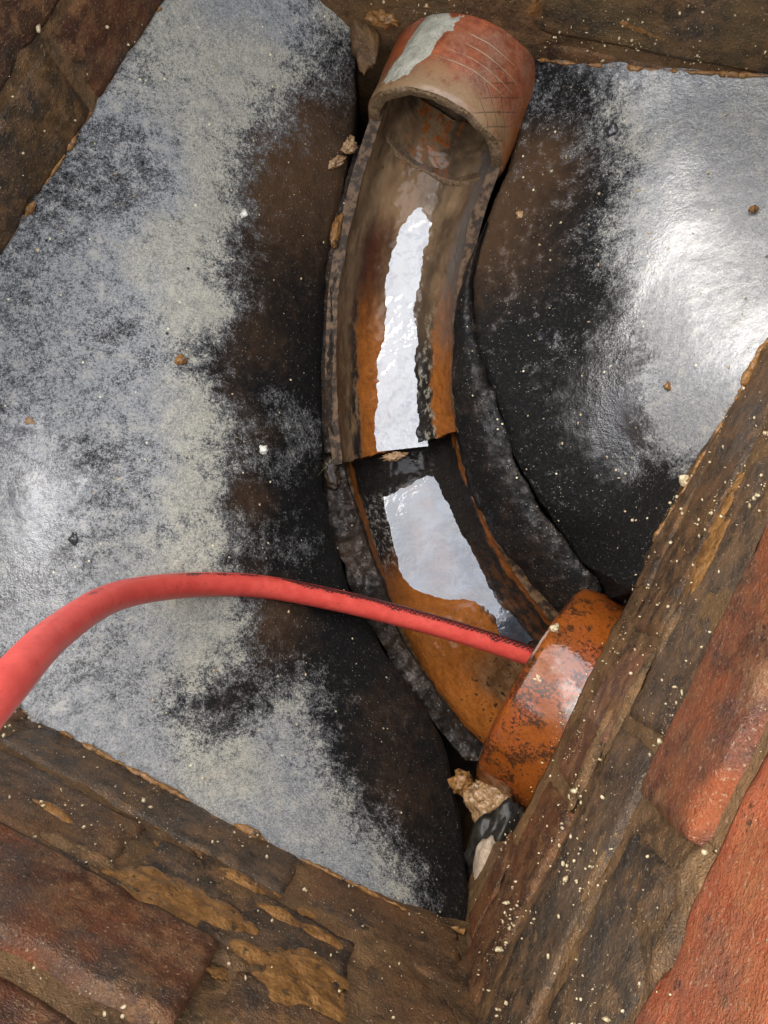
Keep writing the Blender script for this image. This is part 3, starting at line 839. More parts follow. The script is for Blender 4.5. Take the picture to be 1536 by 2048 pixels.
def loft(name, left, right, mat, nu, nv, bulge, rough, seed, skirt=0.06, parent=None, film=(0.1, 0.3, 0.3)):
    """lumpy mortar between two photo lines of (x, y, z)"""
    A = catmull(np.array([at(*p) for p in left]), nu)
    B = catmull(np.array([at(*p) for p in right]), nu)
    v = np.linspace(0, 1, nv)
    P = A[:, None] * (1 - v)[None, :, None] + B[:, None] * v[None, :, None]
    P[..., 2] += bulge * np.sin(np.pi * v)[None] ** 0.7
    Q = P.copy()
    Q[..., 2] = 0
    P[..., 2] += fbm(Q, 35, 4, seed) * rough + fbm(Q, 150, 3, seed + 3) * rough * 0.45
    side = (B - A)
    side[:, 2] = 0
    side /= np.linalg.norm(side, axis=1, keepdims=True)
    w = fbm(A + seed, 60, 4, seed + 11) * 0.004
    w2 = fbm(B + seed, 60, 4, seed + 12) * 0.004
    P += side[:, None] * (w[:, None] * (1 - v)[None] ** 3 + w2[:, None] * v[None] ** 3)[..., None]
    a = P[:, :1].copy(); a[..., 2] -= skirt
    b = P[:, -1:].copy(); b[..., 2] -= skirt
    P = np.concatenate([a, P, b], 1)
    # close the ends
    e0 = P[:1].copy(); e0[..., 2] -= skirt
    e1 = P[-1:].copy(); e1[..., 2] -= skirt
    P = np.concatenate([e0, P, e1], 0)
    one = np.ones(P.shape[:2])
    fn = fbm(P, 40, 3, seed + 21)
    return obj(name, mesh(name, P, gridfaces(P.shape[0], P.shape[1], flip=False), {'crust': one * film[0] + fn * 0.15, 'brown': one * film[1] + fn * 0.3, 'wet': one * film[2], 'l': P[..., 1], 'd': P[..., 0]}), mat, parent)

h = loft('mortar_haunch', [(962, 470, -.104), (925, 560, -.112), (908, 660, -.121), (906, 780, -.13), (920, 880, -.139), (948, 985, -.150), (1008, 1090, -.153), (1085, 1180, -.155), (1130, 1230, -.155)],
         [(978, 445, -.102), (948, 560, -.109), (957, 690, -.111), (998, 815, -.113), (1043, 943, -.117), (1102, 1044, -.119), (1170, 1130, -.118), (1200, 1170, -.12), (1205, 1205, -.125)],
         M_CONC, 220, 40, 0.011, 0.003, 31, film=(0.08, 0.3, 0.35))
tag(h, 'black cracked mortar haunch between the channel and the right benching', 'mortar haunch')
h = loft('mortar_strip', [(712, 290, -.10), (690, 370, -.106), (662, 470, -.114), (640, 580, -.122), (634, 700, -.130), (636, 820, -.137), (640, 905, -.143)],
         [(744, 290, -.098), (712, 380, -.104), (690, 470, -.112), (668, 580, -.118), (664, 700, -.125), (664, 820, -.132), (672, 905, -.138)], M_CONC, 220, 22, 0.0, 0.003, 32, film=(0.1, 0.5, 0.3))
tag(h, 'narrow chipped mortar strip along the left edge of the upper channel', 'mortar strip')
h = loft('mortar_strip', [(632, 900, -.150), (640, 990, -.150), (672, 1100, -.153), (728, 1230, -.157), (800, 1350, -.16), (880, 1460, -.16), (930, 1520, -.16)],
         [(682, 910, -.150), (702, 990, -.153), (742, 1100, -.156), (800, 1265, -.16), (872, 1385, -.163), (950, 1475, -.165), (995, 1520, -.165)], M_CONC, 240, 30, 0.0015, 0.0055, 33, film=(0.08, 0.5, 0.35))
tag(h, 'rough brown mortar strip along the left edge of the lower channel', 'mortar strip')

# ------------------------------------------------------------------ channels
def sweep_frames(C):
    T = np.gradient(C, axis=0)
    T /= np.linalg.norm(T, axis=1, keepdims=True)
    Sd = np.stack([-T[:, 1], T[:, 0], np.zeros(len(T))], 1)       # to the picture's right for a channel running down it
    Sd /= np.linalg.norm(Sd, axis=1, keepdims=True)
    U = np.cross(T, Sd)
    return T, Sd, U

def channel(name, label, pts, r0, r1, thick, mat, seed, nu=320, nv=110, bed=None, endchip=0.004, skew=0.0):
    C = catmull(np.array([at(*p) if isinstance(p, tuple) else p for p in pts]), nu)
    T, Sd, U = sweep_frames(C)
    arc = np.concatenate([[0], np.cumsum(np.linalg.norm(np.diff(C, axis=0), axis=1))])
    R = r0 + (r1 - r0) * arc / arc[-1]
    a = np.linspace(-math.pi / 2, math.pi / 2, nv)
    prof = [(np.sin(t), -np.cos(t)) for t in a]
    inner = C[:, None] + R[:, None, None] * (np.sin(a)[None, :, None] * Sd[:, None] - np.cos(a)[None, :, None] * U[:, None])
    nn = fbm(inner + seed, 60, 4, seed) * 0.0017 + fbm(inner + seed, 200, 3, seed + 2) * 0.0008
    nr = np.sin(a)[None, :, None] * Sd[:, None] - np.cos(a)[None, :, None] * U[:, None]
    inner = inner - nr * nn[..., None]
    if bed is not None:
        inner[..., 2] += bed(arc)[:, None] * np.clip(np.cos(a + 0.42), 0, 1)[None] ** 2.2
    outer = C[:, None] + (R + thick)[:, None, None] * (np.sin(a)[None, ::-1, None] * Sd[:, None] - np.cos(a)[None, ::-1, None] * U[:, None])
    outer[:, 0, 2] -= 0.001
    P = np.concatenate([inner, outer], 1)
    sk = sstep(arc[-1] - 0.03, arc[-1], arc)[:, None] * ((P - C[:, None]) * Sd[:, None]).sum(-1) * skew
    P += T[:, None] * sk[..., None]
    # chipped ends
    for e, sgn in ((-1, 1), (0, -1)):
        ch = fbm(P[e] + seed, 90, 3, seed + 5) * endchip
        P[e] += T[e] * sgn * ch[:, None]
    n2 = P.shape[1]
    V = P.reshape(-1, 3)
    Fc = gridfaces(nu, n2, wrap=True)
    for e in (0, nu - 1):
        for j in range(nv - 1):
            q = (e * n2 + j, e * n2 + j + 1, e * n2 + n2 - 2 - j, e * n2 + n2 - 1 - j)
            Fc.append(q[::-1] if e else q)
    v = np.concatenate([a / (math.pi / 2), a[::-1] / (math.pi / 2)])
    at_u = np.repeat(arc[:, None], n2, 1)
    at_v = np.repeat(v[None], nu, 0)
    me = mesh(name, V, Fc, {'u': at_u, 'v': at_v})
    for i in range(nu - 1):
        me.polygons[i * n2 + nv - 1].use_smooth = False
        me.polygons[i * n2 + n2 - 1].use_smooth = False
    o = obj(name, me, mat)
    tag(o, label, 'drain channel')
    return C, T, Sd, U, arc, R

UP = [pc - _pa * .05 + np.array([0, 0, .0030]), pc - _pa * .012 + np.array([0, 0, .0026]), (832, 400, -.099), (797, 560, -.116), (788, 700, -.126), (790, 800, -.133), (800, 893, -.139)]
cu = channel('half_channel', 'short upper half round clay channel below the pipe mouth, streaked orange and black', UP, .0462, .0485, .009, M_CHU, 41, skew=-0.16)
LOW = [(798, 850, -.173), (812, 940, -.173), (853, 1072, -.175), (917, 1205, -.177), (1000, 1325, -.179), (1085, 1410, -.181), (1150, 1450, -.182)]
def reflection_standin(arc):  # added mound replaces a person's dark reflection on the pool, small lift the lip's
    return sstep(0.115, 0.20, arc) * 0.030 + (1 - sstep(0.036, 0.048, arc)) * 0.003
cl = channel('half_channel', 'lower curved half round clay channel running under the red hose to the socket', LOW, .0475, .060, .009, M_CHL, 42, bed=reflection_standin)

# water: a thin stream down the upper piece, a still pool in the lower one
def stream():
    C, T, Sd, U, arc, R = cu
    k0 = int(np.argmin(abs(arc - 0.075)))
    Cc, Ss, Uu, aa, Rr = C[k0:], Sd[k0:], U[k0:], arc[k0:], R[k0:]
    n = len(Cc)
    t = np.linspace(0, 1, n)
    off = np.interp(t, [0, .15, .3, .5, .75, 1], [.004, .004, .002, -.004, -.002, .004])
    dep = np.interp(t, [0, .08, .16, .3, .6, 1], [-.0022, .0000, .0014, .0020, .0027, .0040])
    nv = 60
    w = np.linspace(-1, 1, nv)
    base = Cc - Uu * (Rr - dep)[:, None]
    P = base[:, None] + Ss[:, None] * (off[:, None, None] * 0 + w[None, :, None] * 0.024)
    ww = np.repeat(w[None] * 0.024, n, 0)
    P += Uu[:, None] * (0.00025 * fbm(np.stack([ww, np.repeat(aa[:, None], nv, 1), ww * 0], -1), 120, 3, 3) - 0.9 * 0 * ww)[..., None]
    # the stream hugs one side and then the other: a slight cross fall
    P += Uu[:, None] * (ww * (-off[:, None] * 9.0))[..., None]
    # film ends rounded over the lip
    P[-1] += T[-1] * 0.001
    o = obj('water', mesh('water', P, gridfaces(n, nv)), M_WATER)
    o['kind'] = 'structure'
    o['label'] = 'shallow stream of water shining down the upper clay channel'
stream()

def pool():
    C, T, Sd, U, arc, R = cl
    zw = -0.2160
    n, nv = 220, 50
    w = np.linspace(-1, 1, nv)
    a0 = 0.048 - 0.006 * w + 0.004 * w ** 2 + 0.003 * fbm(np.stack([w, w * 0, w * 0], -1), 4, 3, 4)  # water cut back to where the lip's dark reflection would end
    t = np.linspace(0, 1, n)
    ar = a0[None] + t[:, None] * (0.235 - a0[None])
    Ci = np.stack([np.interp(ar, arc, C[:, k]) for k in range(3)], -1)
    Si = np.stack([np.interp(ar, arc, Sd[:, k]) for k in range(3)], -1)
    P = Ci + Si * (w[None, :, None] * 0.036)
    P[..., 2] = zw + fbm(np.stack([P[..., 0], P[..., 1], P[..., 0] * 0], -1), 50, 2, 8) * 0.00012
    o = obj('water', mesh('water', P, gridfaces(n, nv)), M_POOL)
    o['kind'] = 'structure'
    o['label'] = 'still pool of milky water reflecting the sky in the lower channel'
pool()

# ------------------------------------------------------------------ clay inlet pipe
def tube_pipe(name, label, cat, c, axis, prof, mat, seed, nv=128, chip=0.003, shear=0.0):
    """prof: list of (distance back from the mouth, radius, rim weight, u) revolved about the axis"""
    axis = np.array(axis) / np.linalg.norm(axis)
    side = np.cross(axis, [0, 0, 1.0])
    side /= np.linalg.norm(side)
    up = np.cross(side, axis)
    a = np.linspace(0, 2 * math.pi, nv, endpoint=False)
    P, u, v, rm = [], [], [], []
    for d, r, w, uu in prof:
        ring = np.array(c) - axis * d - axis * (np.cos(a) * r * shear * math.exp(-d / 0.06))[:, None] + r * (np.sin(a)[:, None] * side + np.cos(a)[:, None] * up)
        P.append(ring)
        u.append(np.full(nv, uu)); rm.append(np.full(nv, w))
        v.append(-(((a / (2 * math.pi) + 0.5) % 1.0) - 0.5))
    P = np.array(P)
    rv = P - (np.array(c) + ((P - c) @ axis)[..., None] * axis)
    rv /= np.linalg.norm(rv, axis=2, keepdims=True)
    rm = np.array(rm)
    P = P + rv * (fbm(P + seed, 55, 4, seed) * 0.0011)[..., None]
    P = P + axis * (rm * (fbm(P + seed, 75, 4, seed + 4) * chip + fbm(P + seed, 260, 3, seed + 6) * chip * 0.35))[..., None]
    A = {'u': np.array(u), 'v': np.array(v), 'rim': rm}
    fr = [k for k in range(len(prof) - 1) if rm[k, 0] > 0.2 and rm[k + 1, 0] > 0.2]       # strips of the broken end face
    allf = gridfaces(len(prof), nv, wrap=True)
    o = obj(name, mesh(name, P, [f for q, f in enumerate(allf) if q // nv not in fr], A), mat)
    a0, a1 = min(fr), max(fr) + 2
    obj('rim', mesh('rim', P[a0:a1], gridfaces(a1 - a0, nv, wrap=True), {k: x[a0:a1] for k, x in A.items()}), mat, o)
    return tag(o, label, cat), side, up, axis

ro, ri = .0582, .0466
prof = []
for k in range(8):                                   # inside, from deep to the mouth
    d = 0.16 * (1 - k / 7) + 0.0035
    prof.append((d, ri + (0.0 if k < 7 else 0.001), 0.0, -1.0))
for k in range(8):                                   # broken rim
    t = k / 7
    prof.append((0.0018 * (2 * t - 1) ** 4, ri + 0.001 + (ro - ri - 0.0025) * t, 1.0, 0.0))
nout = 60
for k in range(nout):
    d = 0.002 + 0.15 * k / (nout - 1)
    prof.append((d, ro - (0.0012 if d < 0.004 else 0), 0.35 if d < 0.004 else 0.0, d))
# tooled rings near the wall
pr2 = []
for d, r, w, u in prof:
    pr2.append((d, r, w, u))
prof = pr2
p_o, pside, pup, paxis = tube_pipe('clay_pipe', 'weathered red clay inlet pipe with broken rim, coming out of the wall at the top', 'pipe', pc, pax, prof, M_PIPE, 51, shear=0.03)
def cement():
    nu, nv = 70, 60
    uu, vv = np.meshgrid(np.linspace(.002, .070, nu), np.linspace(-.165, .0, nv), indexing='ij')
    a = -vv * 2 * math.pi
    Q = np.stack([uu, vv * 0.37, uu * 0], -1)
    msk = np.minimum((.025 - abs(uu - .036)) / .006, (.034 - abs(vv + .075 + (.04 - uu) * 1.1)) / .014) + fbm(Q, 130, 4, 77, 0.6) * 0.9
    hh = np.clip(msk, -1, 1) * 0.0011 + fbm(Q, 420, 3, 78) * 0.0003 + 0.0003
    P = np.array(pc) - paxis * uu[..., None] - paxis * (np.cos(a) * ro * 0.03 * np.exp(-uu / .06))[..., None] + (ro + hh)[..., None] * (np.sin(a)[..., None] * pside + np.cos(a)[..., None] * pup)
    ok = (msk > -0.75).ravel()
    Fc = [f for f in gridfaces(nu, nv) if all(ok[i] for i in f)]
    used = sorted({i for f in Fc for i in f})
    mp = {i: k for k, i in enumerate(used)}
    obj('cement_smear', mesh('cement_smear', P.reshape(-1, 3)[used], [[mp[i] for i in f] for f in Fc]), mat_plain('pale_cement', (0.2, 0.195, 0.155), (0.38, 0.37, 0.30), 120, 0.7, 0.1, 0.7, 0.0015), p_o)
cement()
for k, d in enumerate((0.030, 0.037, 0.045, 0.053)):      # scored rings across the crown
    a = np.linspace(rad(-62 + 3 * k), rad(20 - 4 * k), 60)
    n = len(a)
    V = []
    for j, t in enumerate(a):
        tp = math.sin(math.pi * j / (n - 1)) ** 0.5
        for q, (dd, rr) in enumerate(((-.0006, -.0004), (0, -.0003 + .0006 * tp), (.0006, -.0004))):
            V.append(np.array(pc) - paxis * (d + dd * tp + 0.0002 * math.sin(j * .23)) + (ro + rr) * (math.sin(t) * pside + math.cos(t) * pup))
    obj('scored_ring', mesh('scored_ring', V, gridfaces(n, 3)), M_PIPE, p_o)

# ------------------------------------------------------------------ outlet socket
def socket():
    zc = -.145
    a, b = at(1168, 1182, zc), at(958, 1542, zc)
    c = (a + b) / 2
    r = np.linalg.norm(a - b) / 2 * 1.06
    al = (b - a) / np.linalg.norm(b - a)
    n2 = np.array([-al[1], al[0], 0])                 # horizontal, towards the channel
    if n2 @ (np.array([0, 0, 0]) - c * [1, 1, 0]) < 0: n2 = -n2
    vr = ray(1062, 1360)
    vr = np.array(vr) / vr.length
    # face square on to the flow but leaning with the line of sight measured in the photo
    ax = n2 - (n2 @ vr) * vr
    ax /= np.linalg.norm(ax)
    ax = ax * math.cos(rad(7)) - np.array([0, 0, 1]) * math.sin(rad(7))
    prof = []
    for d, rr in ((.16, .046), (.07, .047), (.066, .064), (.03, .066), (.004, .067)):
        prof.append((d, rr, 0.0, 0.0))
    for k in range(6):
        t = k / 5
        prof.append((0.003 * (2 * t - 1) ** 4 , .068 + (r - .0015 - .068) * t, 0.25, 0.0))
    for k in range(40):
        d = 0.003 + 0.15 * k / 39
        prof.append((d, r - 0.002 * math.exp(-d / 0.004), 0.0, d))
    o, s, u, ax = tube_pipe('pipe_socket', 'glossy orange clay pipe socket against the right brick wall, swallowing the hose', 'pipe socket', c, ax, prof, M_SOCK, 61, chip=0.0015)
    return c, ax, r
sc, sax, sr = socket()

# ------------------------------------------------------------------ red hose
def hose():
    pts = [(-190, 1640, .20), (-80, 1480, .235), (10, 1373, .275), (115, 1264, .345), (235, 1192, .42), (380, 1170, .49), (520, 1173, .54), (660, 1198, .575), (800, 1232, .60), (940, 1272, .618), (1060, 1312, .632), (1130, 1338, .64), (1230, 1385, .65)]
    W3 = [at(x, y, CAM_H - d) for x, y, d in pts]
    first = W3[0]
    # out over the wall and away across the ground
    W3 = [np.array(p) for p in ((-1.5, -0.75, Z_GROUND + .009), (-0.85, -0.5, Z_GROUND + .009), (-0.5, -0.33, .335), (-0.33, -0.22, .372), (-0.225, -0.135, .345))] + W3
    C = catmull(np.array(W3), 760)
    T = np.gradient(C, axis=0)
    T /= np.linalg.norm(T, axis=1, keepdims=True)
    ref = np.array([0.12, 0.75, 0.65])
    N = ref[None] - (T @ ref)[:, None] * T
    N /= np.linalg.norm(N, axis=1, keepdims=True)
    B = np.cross(T, N)
    nv = 48
    a = np.linspace(0, 2 * math.pi, nv + 1)
    r = 0.0084
    k_first = int(np.argmin(np.linalg.norm(C - first, axis=1)))
    P = C[:, None] + r * (np.cos(a)[None, :, None] * N[:, None] + np.sin(a)[None, :, None] * B[:, None])
    arc = np.concatenate([[0], np.cumsum(np.linalg.norm(np.diff(C, axis=0), axis=1))])
    arc = arc - arc[k_first]
    v = a / (2 * math.pi)
    v = np.where(v > 0.5, v - 1, v)
    # seam at the underside: rotate so that the jump lies there
    a2 = np.linspace(-math.pi, math.pi, nv + 1)
    P = C[:, None] + r * (np.cos(a2)[None, :, None] * N[:, None] + np.sin(a2)[None, :, None] * B[:, None])
    v = a2 / (2 * math.pi)
    o = obj('hose', mesh('hose', P, gridfaces(len(C), nv + 1), {'u': np.repeat(arc[:, None], nv + 1, 1), 'v': np.repeat(v[None], len(C), 0)}), M_HOSE)
    tag(o, 'red rubber hose with worn black markings arching into the orange socket', 'hose')
    print('hose length', arc[-1])
hose()

# ------------------------------------------------------------------ mud, stones, grit
def lump(name, label, cat, c, size, mat, seed, amp=0.35, rot=0.0, sub=4, freq=1.6):
    import bmesh
    bm = bmesh.new()
    bmesh.ops.create_icosphere(bm, subdivisions=sub, radius=1.0)
    V = np.array([v.co[:] for v in bm.verts])
    Fc = [[v.index for v in f.verts] for f in bm.faces]
    bm.free()
    dsp = 1 + fbm(V + seed * 3.3, freq, 4, seed, 0.6) * amp
    V = V * dsp[:, None] * np.array(size)
    ca, sa = math.cos(rot), math.sin(rot)
    V = np.stack([V[:, 0] * ca - V[:, 1] * sa, V[:, 0] * sa + V[:, 1] * ca, V[:, 2]], 1)
    o = obj(name, mesh(name, V, Fc), mat)
    o.location = c
    if label: tag(o, label, cat)
    return o

lump('mud_clump', 'pale wet lumpy mud clump wedged below the orange socket', 'mud', at(985, 1612, -.115), (.022, .016, .014), M_MUDP, 3, 0.5, rad(-45), 5, 2.2)
lump('mud_clump', 'small brown mud lump at the lower tip of the socket rim', 'mud', at(925, 1565, -.118), (.009, .008, .008), M_MUD, 4, 0.8, 0, 4, 2.4)
lump('wedged_stone', 'pale sandy stone wedged between the black benching and the right wall', 'stone', at(972, 1726, -.075), (.0085, .019, .012), M_STONE, 6, 0.35, rad(-8), 4, 1.3)
lump('black_rubble', 'black wet rubble round the wedged pale stone in the corner gap', 'rubble', at(985, 1700, -.09), (.016, .036, .012), M_HAUNCH, 8, 0.6, rad(-25), 4, 1.9)
lump('mud_clump', 'curled pinkish mud scrap on the dark benching left of the pipe mouth', 'mud', at(668, 326, -.090), (.008, .0035, .003), M_MUDP, 11, 0.9, rad(28), 4, 2.6)
lump('mud_clump', 'pinkish mud scrap stuck beside the lower left of the pipe rim', 'mud', at(700, 290, -.091), (.006, .005, .004), M_MUDP, 12, 0.9, rad(60), 4, 2.6)
lump('mud_clump', 'thin mud streak on the left edge of the upper channel', 'mud', at(672, 462, -.106), (.0035, .014, .004), M_MUD, 13, 0.7, rad(-12), 4, 2.2)
lump('mud_clump', 'orange brown mud above the left shoulder of the clay pipe', 'mud', at(765, 30, -.04), (.012, .007, .006), M_MUD, 14, 0.8, rad(-20), 4, 2.4)
lump('mud_clump', 'gritty mud sitting on the crown of the clay pipe at the wall', 'mud', at(900, 14, -.028), (.02, .005, .006), M_MUD, 15, 0.9, rad(-5), 4, 2.8)
lump('mud_clump', 'mud lump on the right shoulder of the clay pipe at the wall', 'mud', at(1020, 82, -.045), (.011, .006, .006), M_MUD, 16, 0.9, rad(-40), 4, 2.8)
lump('mortar_lump', 'grey mottled mortar lump left of the clay pipe at the top', 'mortar', at(728, 70, -.062), (.011, .028, .012), M_MORTAR, 18, 0.5, rad(6), 4, 1.8)
lump('mud_clump', 'light brown mud flap on the mortar beside the lower channel top', 'mud', at(660, 945, -.143), (.007, .013, .003), M_STRIP, 19, 0.7, rad(18), 4, 2.0)
lump('mud_clump', 'gritty tan crust on the lip of the upper channel', 'mud', at(788, 913, -.184), (.011, .0035, .003), M_MUDP, 20, 0.9, rad(8), 4, 3.0)
for k, (x, y, z, s, mt, lb) in enumerate([
    (524, 900, -.068, .0042, M_CHIP, 'white flat chip on the black slope left of the channel'),
    (488, 427, -.045, .0030, M_CHIP, 'small round white stone on the brown left benching'),
    (1077, 1360, -.058, .0040, M_GRIT, 'round pebble sitting on the rim of the orange socket'),
    (1110, 1257, -.056, .0034, M_GRIT, 'small yellowish pebble on the upper part of the orange socket'),
    (1040, 428, -.09, .0036, M_MUDP, 'tan pebble beside the channel on the right benching'),
    (1137, 418, -.077, .0028, M_MUDP, 'small tan pebble upper middle of the right benching'),
    (1230, 345, -.055, .0028, M_MUDP, 'tan pebble below the black pebbles on the right benching'),
    (1226, 258, -.052, .0052, M_BLACK, 'larger black wet pebble near the top of the right benching'),
    (1233, 287, -.054, .0034, M_BLACK, 'smaller black wet pebble near the top of the right benching'),
    (1507, 418, -.012, .0030, M_MUD, 'brown pebble in the bright sheen at the right edge'),
    (1335, 772, -.036, .0028, M_MUD, 'brown pebble in the bright sheen near the right wall'),
    (600, 104, -.055, .0042, M_MUDP, 'yellowish pebble on the pale upper left benching'),
    (360, 720, -.026, .0046, M_MUD, 'orange mud crumb in the middle of the left benching'),
    (258, 836, -.02, .0032, M_MUD, 'orange speck on the grey left benching'),
    (58, 843, -.006, .0036, M_MUDP, 'tan pebble at the left edge of the wet patch'),
    (155, 970, -.012, .0038, M_GRIT, 'yellow pebble in the wet patch of the left benching'),
    (150, 1075, -.012, .0048, M_BLACK, 'black pebble above the hose on the left benching'),
    (1370, 962, -.02, .0042, M_GRIT, 'yellow pebble at the foot of the right wall by the sheen'),
    (1305, 1115, -.022, .0030, M_GRIT, 'pale pebble at the foot of the right wall above the socket'),
]):
    lump('pebble', lb, 'pebble', at(x, y, z), (s, s * .8, s * .6), mt, 70 + k, 0.9, k * 1.1, 3, 1.8)

def wall_pt(key, s, z, off):
    p0, d, n, t, fl = WALLS[key]
    p = p0 + d * s - n * off
    return np.array([p[0], p[1], z])

def wall_px(key, px, py):
    """(s, z) on a wall's face from a photo pixel"""
    p0, d, n, t, fl = WALLS[key]
    r = ray(px, py)
    r2 = np.array([r.x, r.y])
    k = (n @ p0) / (n @ r2)
    return float(d @ (r2 * k - p0)), CAM_H + r.z * k

def wall_mud(name, label, key, blobs, mat, seed, thick=0.0020, res=0.0013):
    """a lumpy smear on a wall: blobs are (photo x, photo y, half length, half height, tilt)"""
    B = [wall_px(key, b[0], b[1]) + tuple(b[2:]) for b in blobs]
    s0, s1 = min(b[0] - b[2] for b in B) - .004, max(b[0] + b[2] for b in B) + .004
    z0, z1 = min(b[1] - b[3] - b[2] * abs(b[4]) for b in B) - .004, max(b[1] + b[3] + b[2] * abs(b[4]) for b in B) + .004
    nu, nv = int((s1 - s0) / res) + 2, int((z1 - z0) / res) + 2
    s, z = np.meshgrid(np.linspace(s0, s1, nu), np.linspace(z0, z1, nv), indexing='ij')
    hgt = np.full(s.shape, -1.0)
    for bs, bz, hl, hh, tl in B:
        ds, dz = (s - bs), (z - bz) - (s - bs) * tl
        hgt = np.maximum(hgt, 1 - (ds / hl) ** 2 - (dz / hh) ** 2)
    Q = np.stack([s, z, s * 0], -1)
    hgt = np.clip(hgt, -1, 1) + fbm(Q, 55, 4, seed, 0.65) * 1.25
    off = np.clip(hgt, -0.5, 1.2) * thick + fbm(Q, 240, 3, seed + 3) * thick * 0.25
    p0, d, n, t, fl = WALLS[key]
    P = np.empty(s.shape + (3,))
    P[..., :2] = p0 + d * s[..., None] - n * (off + 0.0006)[..., None]
    P[..., 2] = z
    keep = hgt > -0.45
    Fc = []
    for f in gridfaces(nu, nv):
        if any(keep.ravel()[i] for i in f): Fc.append(f)
    used = sorted({i for f in Fc for i in f})
    mp = {i: k for k, i in enumerate(used)}
    V = P.reshape(-1, 3)[used]
    o = obj(name, mesh(name, V, [[mp[i] for i in f] for f in Fc]), mat)
    return tag(o, label, 'mud')

wall_mud('mud_smear', 'thick ochre mud smear on the lower left wall', 'lower', [(285, 1790, .024, .017, .2), (370, 1790, .02, .012, 0), (440, 1830, .016, .012, 0)], M_MUD, 21)
wall_mud('mud_smear', 'broad tan mud patch at the bottom of the lower left wall', 'lower', [(560, 1960, .016, .018, 0), (620, 1960, .016, .02, 0), (500, 1905, .01, .006, 0)], M_MUD, 22)
wall_mud('mud_smear', 'pale mortar smear along the bed joint of the lower left wall', 'lower', [(400, 1890, .03, .005, .1), (150, 1700, .03, .004, 0.05), (250, 1780, .02, .003, 0)], M_MORTAR, 23, 0.0024)
wall_mud('mud_smear', 'thin ochre mud streaks near the benching on the lower left wall', 'lower', [(560, 1830, .014, .005, 0), (640, 1870, .012, .006, .1), (100, 1622, .012, .004, 0), (480, 1760, .012, .005, 0)], M_MUD, 24, 0.002)['kind'] = 'stuff'
wall_mud('mud_smear', 'orange mud smear high on the right wall beside the sheen', 'right', [(1430, 1060, .03, .007, .1), (1410, 1120, .02, .012, .1)], M_MUD, 25, 0.0018)
wall_mud('mud_smear', 'tan mortar smears in the bed joints of the right wall', 'right', [(1170, 1550, .02, .006, 0), (1200, 1480, .02, .004, .1), (1260, 1400, .03, .004, 0), (1230, 1640, .02, .006, .0), (1160, 1850, .02, .004, 0), (1190, 1760, .014, .004, 0), (1350, 1240, .025, .004, 0)], M_MORTAR, 26, 0.0022)
wall_mud('mud_smear', 'tan mortar smear below the end of the orange brick', 'right', [(1385, 1760, .010, .010, 0), (1340, 1880, .012, .006, 0)], M_MORTAR, 27, 0.0025)
wall_mud('mud_smear', 'orange mud streak on the top wall right of the pipe', 'top', [(1068, 20, .004, .012, 0), (1290, 60, .02, .005, -.2)], M_MUD, 28, 0.0025)['kind'] = 'stuff'

def edge_mud(name, label, key, pts, mat, seed, rad0=0.004, nu=480, base=0.18):
    """crumbly mud bead along the foot of a wall"""
    W_ = []
    p0, d, n, t, fl = WALLS[key]
    for (x, y, z) in pts:
        p = at(x, y, z)
        s = d @ (p[:2] - p0)
        q = p0 + d * s - n * 0.001
        W_.append((q[0], q[1], z))
    C = catmull(np.array(W_), nu)
    nv = 14
    a = np.linspace(0, 2 * math.pi, nv, endpoint=False)
    rr = 0.65 * rad0 * np.clip(base + 1.9 * fbm(C + seed, 45, 4, seed, 0.7), 0.02, 1.6)
    P = C[:, None] + rr[:, None, None] * (np.cos(a)[None, :, None] * np.array([n[0], n[1], 0]) + np.sin(a)[None, :, None] * np.array([0, 0, 1.0]))
    P += (fbm(P + seed, 190, 3, seed + 1) * 0.0016)[..., None] * np.array([-n[0], -n[1], 0.7])
    o = obj(name, mesh(name, P, gridfaces(nu, nv, wrap=True)), mat)
    return tag(o, label, 'mud')
edge_mud('mud_bead', 'crumbly mud line where the lower left wall meets the benching', 'lower', [(20, 1408, .003), (300, 1560, .002), (560, 1700, .0), (800, 1830, -.008), (915, 1890, -.02)], M_MUD, 81, .0045)
edge_mud('mud_bead', 'orange mud line where the upper left wall meets the benching', 'left', [(320, 15, .001), (200, 200, .002), (150, 280, .002), (0, 510, .001), (-40, 572, .001)], M_MUD, 82, .006, base=-0.12)
edge_mud('mud_bead', 'gritty mud line where the right wall meets the wet sheen', 'right', [(1560, 630, .001), (1480, 800, -.004), (1400, 950, -.016), (1320, 1090, -.03)], M_MUD, 83, .0045)
edge_mud('mud_bead', 'tan mud line where the top wall meets the right benching', 'top', [(1065, 115, -.05), (1200, 126, -.042), (1400, 140, -.029), (1560, 152, -.018)], M_MUD, 84, .0045)

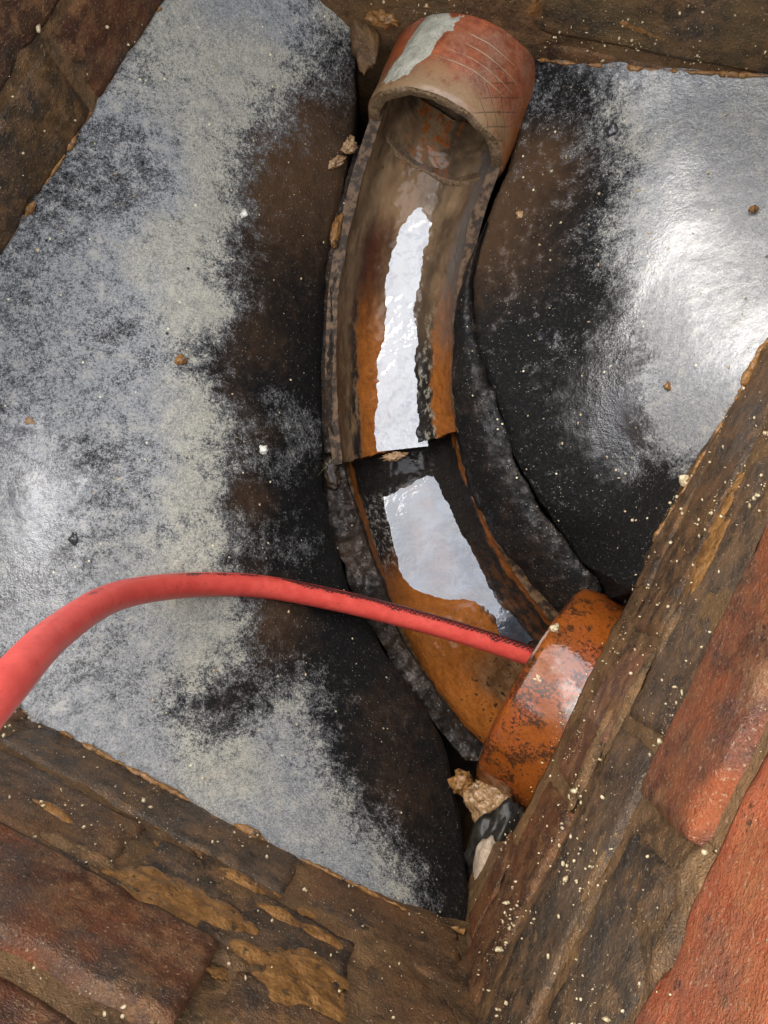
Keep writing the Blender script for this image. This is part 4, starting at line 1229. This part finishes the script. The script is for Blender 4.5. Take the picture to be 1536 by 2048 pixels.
# grit: washed over walls and benching, past counting
def grit(name, label, pts, mat, seed):
    rnd = random.Random(seed)
    t = (1 + 5 ** .5) / 2
    ico = np.array([(-1, t, 0), (1, t, 0), (-1, -t, 0), (1, -t, 0), (0, -1, t), (0, 1, t), (0, -1, -t), (0, 1, -t), (t, 0, -1), (t, 0, 1), (-t, 0, -1), (-t, 0, 1)]) / 1.9
    fc = [(0, 11, 5), (0, 5, 1), (0, 1, 7), (0, 7, 10), (0, 10, 11), (1, 5, 9), (5, 11, 4), (11, 10, 2), (10, 7, 6), (7, 1, 8), (3, 9, 4), (3, 4, 2), (3, 2, 6), (3, 6, 8), (3, 8, 9), (4, 9, 5), (2, 4, 11), (6, 2, 10), (8, 6, 7), (9, 8, 1)]
    V, Fc = [], []
    for p, r in pts:
        b = len(V)
        sc = np.array([rnd.uniform(.5, 1.5) for _ in range(3)]) * r
        for q in ico:
            V.append(p + q * sc * rnd.uniform(.6, 1.3))
        Fc += [(a + b, c + b, d + b) for a, c, d in fc]
    o = obj(name, mesh(name, V, Fc), mat)
    return tag(o, label, 'grit', kind='stuff')
rnd = random.Random(7)
def wall_grit(key, n, s0, s1, z0, z1, bias, seed):
    pts = []
    r = random.Random(seed)
    cl_ = [(r.uniform(s0, s1), z0 + (z1 - z0) * r.random() ** bias) for _ in range(40)]
    while len(pts) < n:
        if r.random() < .5:
            c = r.choice(cl_)
            s, z = c[0] + r.gauss(0, .008), c[1] + r.gauss(0, .006)
        else:
            s, z = r.uniform(s0, s1), z0 + (z1 - z0) * r.random() ** bias
        if not (s0 < s < s1): continue
        rr = 0.00018 + 0.0009 * r.random() ** 6
        if r.random() < .005: rr = r.uniform(.0013, .002)
        pts.append((wall_pt(key, s, z, 0.0022 + rr * .3), rr))
    return pts
grit('grit', 'fine pale grit stuck all over the right wall', wall_grit('right', 2600, 0.02, LR - .005, -.03, .24, 1.2, 1), M_GRIT, 1)
grit('grit', 'fine pale grit stuck all over the lower left wall', wall_grit('lower', 1500, 0.005, LB - .05, -.02, .21, 1.2, 2), M_GRIT, 2)
grit('grit', 'fine pale grit stuck all over the upper left wall', wall_grit('left', 260, ls(-.05), ls(.3), .0, .13, 1.0, 3), M_GRIT, 3)
grit('grit', 'fine pale grit stuck all over the top wall', wall_grit('top', 1400, ts(-.15), ts(.26), -.04, .06, 1.0, 4), M_GRIT, 4)
gp = []
for f, box_, n in ((zl_f, (40, 40, 620, 1700), 260), (zr_f, (1050, 170, 1500, 1080), 150)):
    for k in range(n):
        x, y = rnd.uniform(box_[0], box_[2]), rnd.uniform(box_[1], box_[3])
        p = at(x, y, -.04)
        for _ in range(4):
            p = at(x, y, float(f(p[:2])[0]))
        rr = 0.0003 + 0.0009 * rnd.random() ** 3
        gp.append((p + np.array([0, 0, .0004]), rr))
inside = []
for p, rr in gp:
    ok = True
    for key in WALLS:
        p0, d, n, t, fl = WALLS[key]
        if n @ (p[:2] - p0) > -0.003: ok = False
    if ok: inside.append((p, rr))
grit('grit', 'loose pale grains scattered over both concrete benchings', inside, M_GRIT, 5)

# grass blade caught at the channel step
def blade():
    C = catmull(np.array([at(628, 962, -.128), at(645, 940, -.126), at(662, 922, -.128), at(674, 905, -.132)]), 20)
    w = np.array([0.0009 * math.sin(math.pi * (0.12 + 0.8 * k / 19)) for k in range(20)])
    sd = np.array([0.75, 0.55, 0.2])
    P = np.stack([C - sd * w[:, None], C + np.array([0, 0, .0006]), C + sd * w[:, None], C - np.array([0, 0, .0003])], 1)
    o = obj('grass_blade', mesh('grass_blade', P, gridfaces(20, 4, wrap=True)), M_GRASS)
    tag(o, 'single green grass blade caught on mud beside the channel step', 'grass')
blade()
print('objects', len(bpy.data.objects))
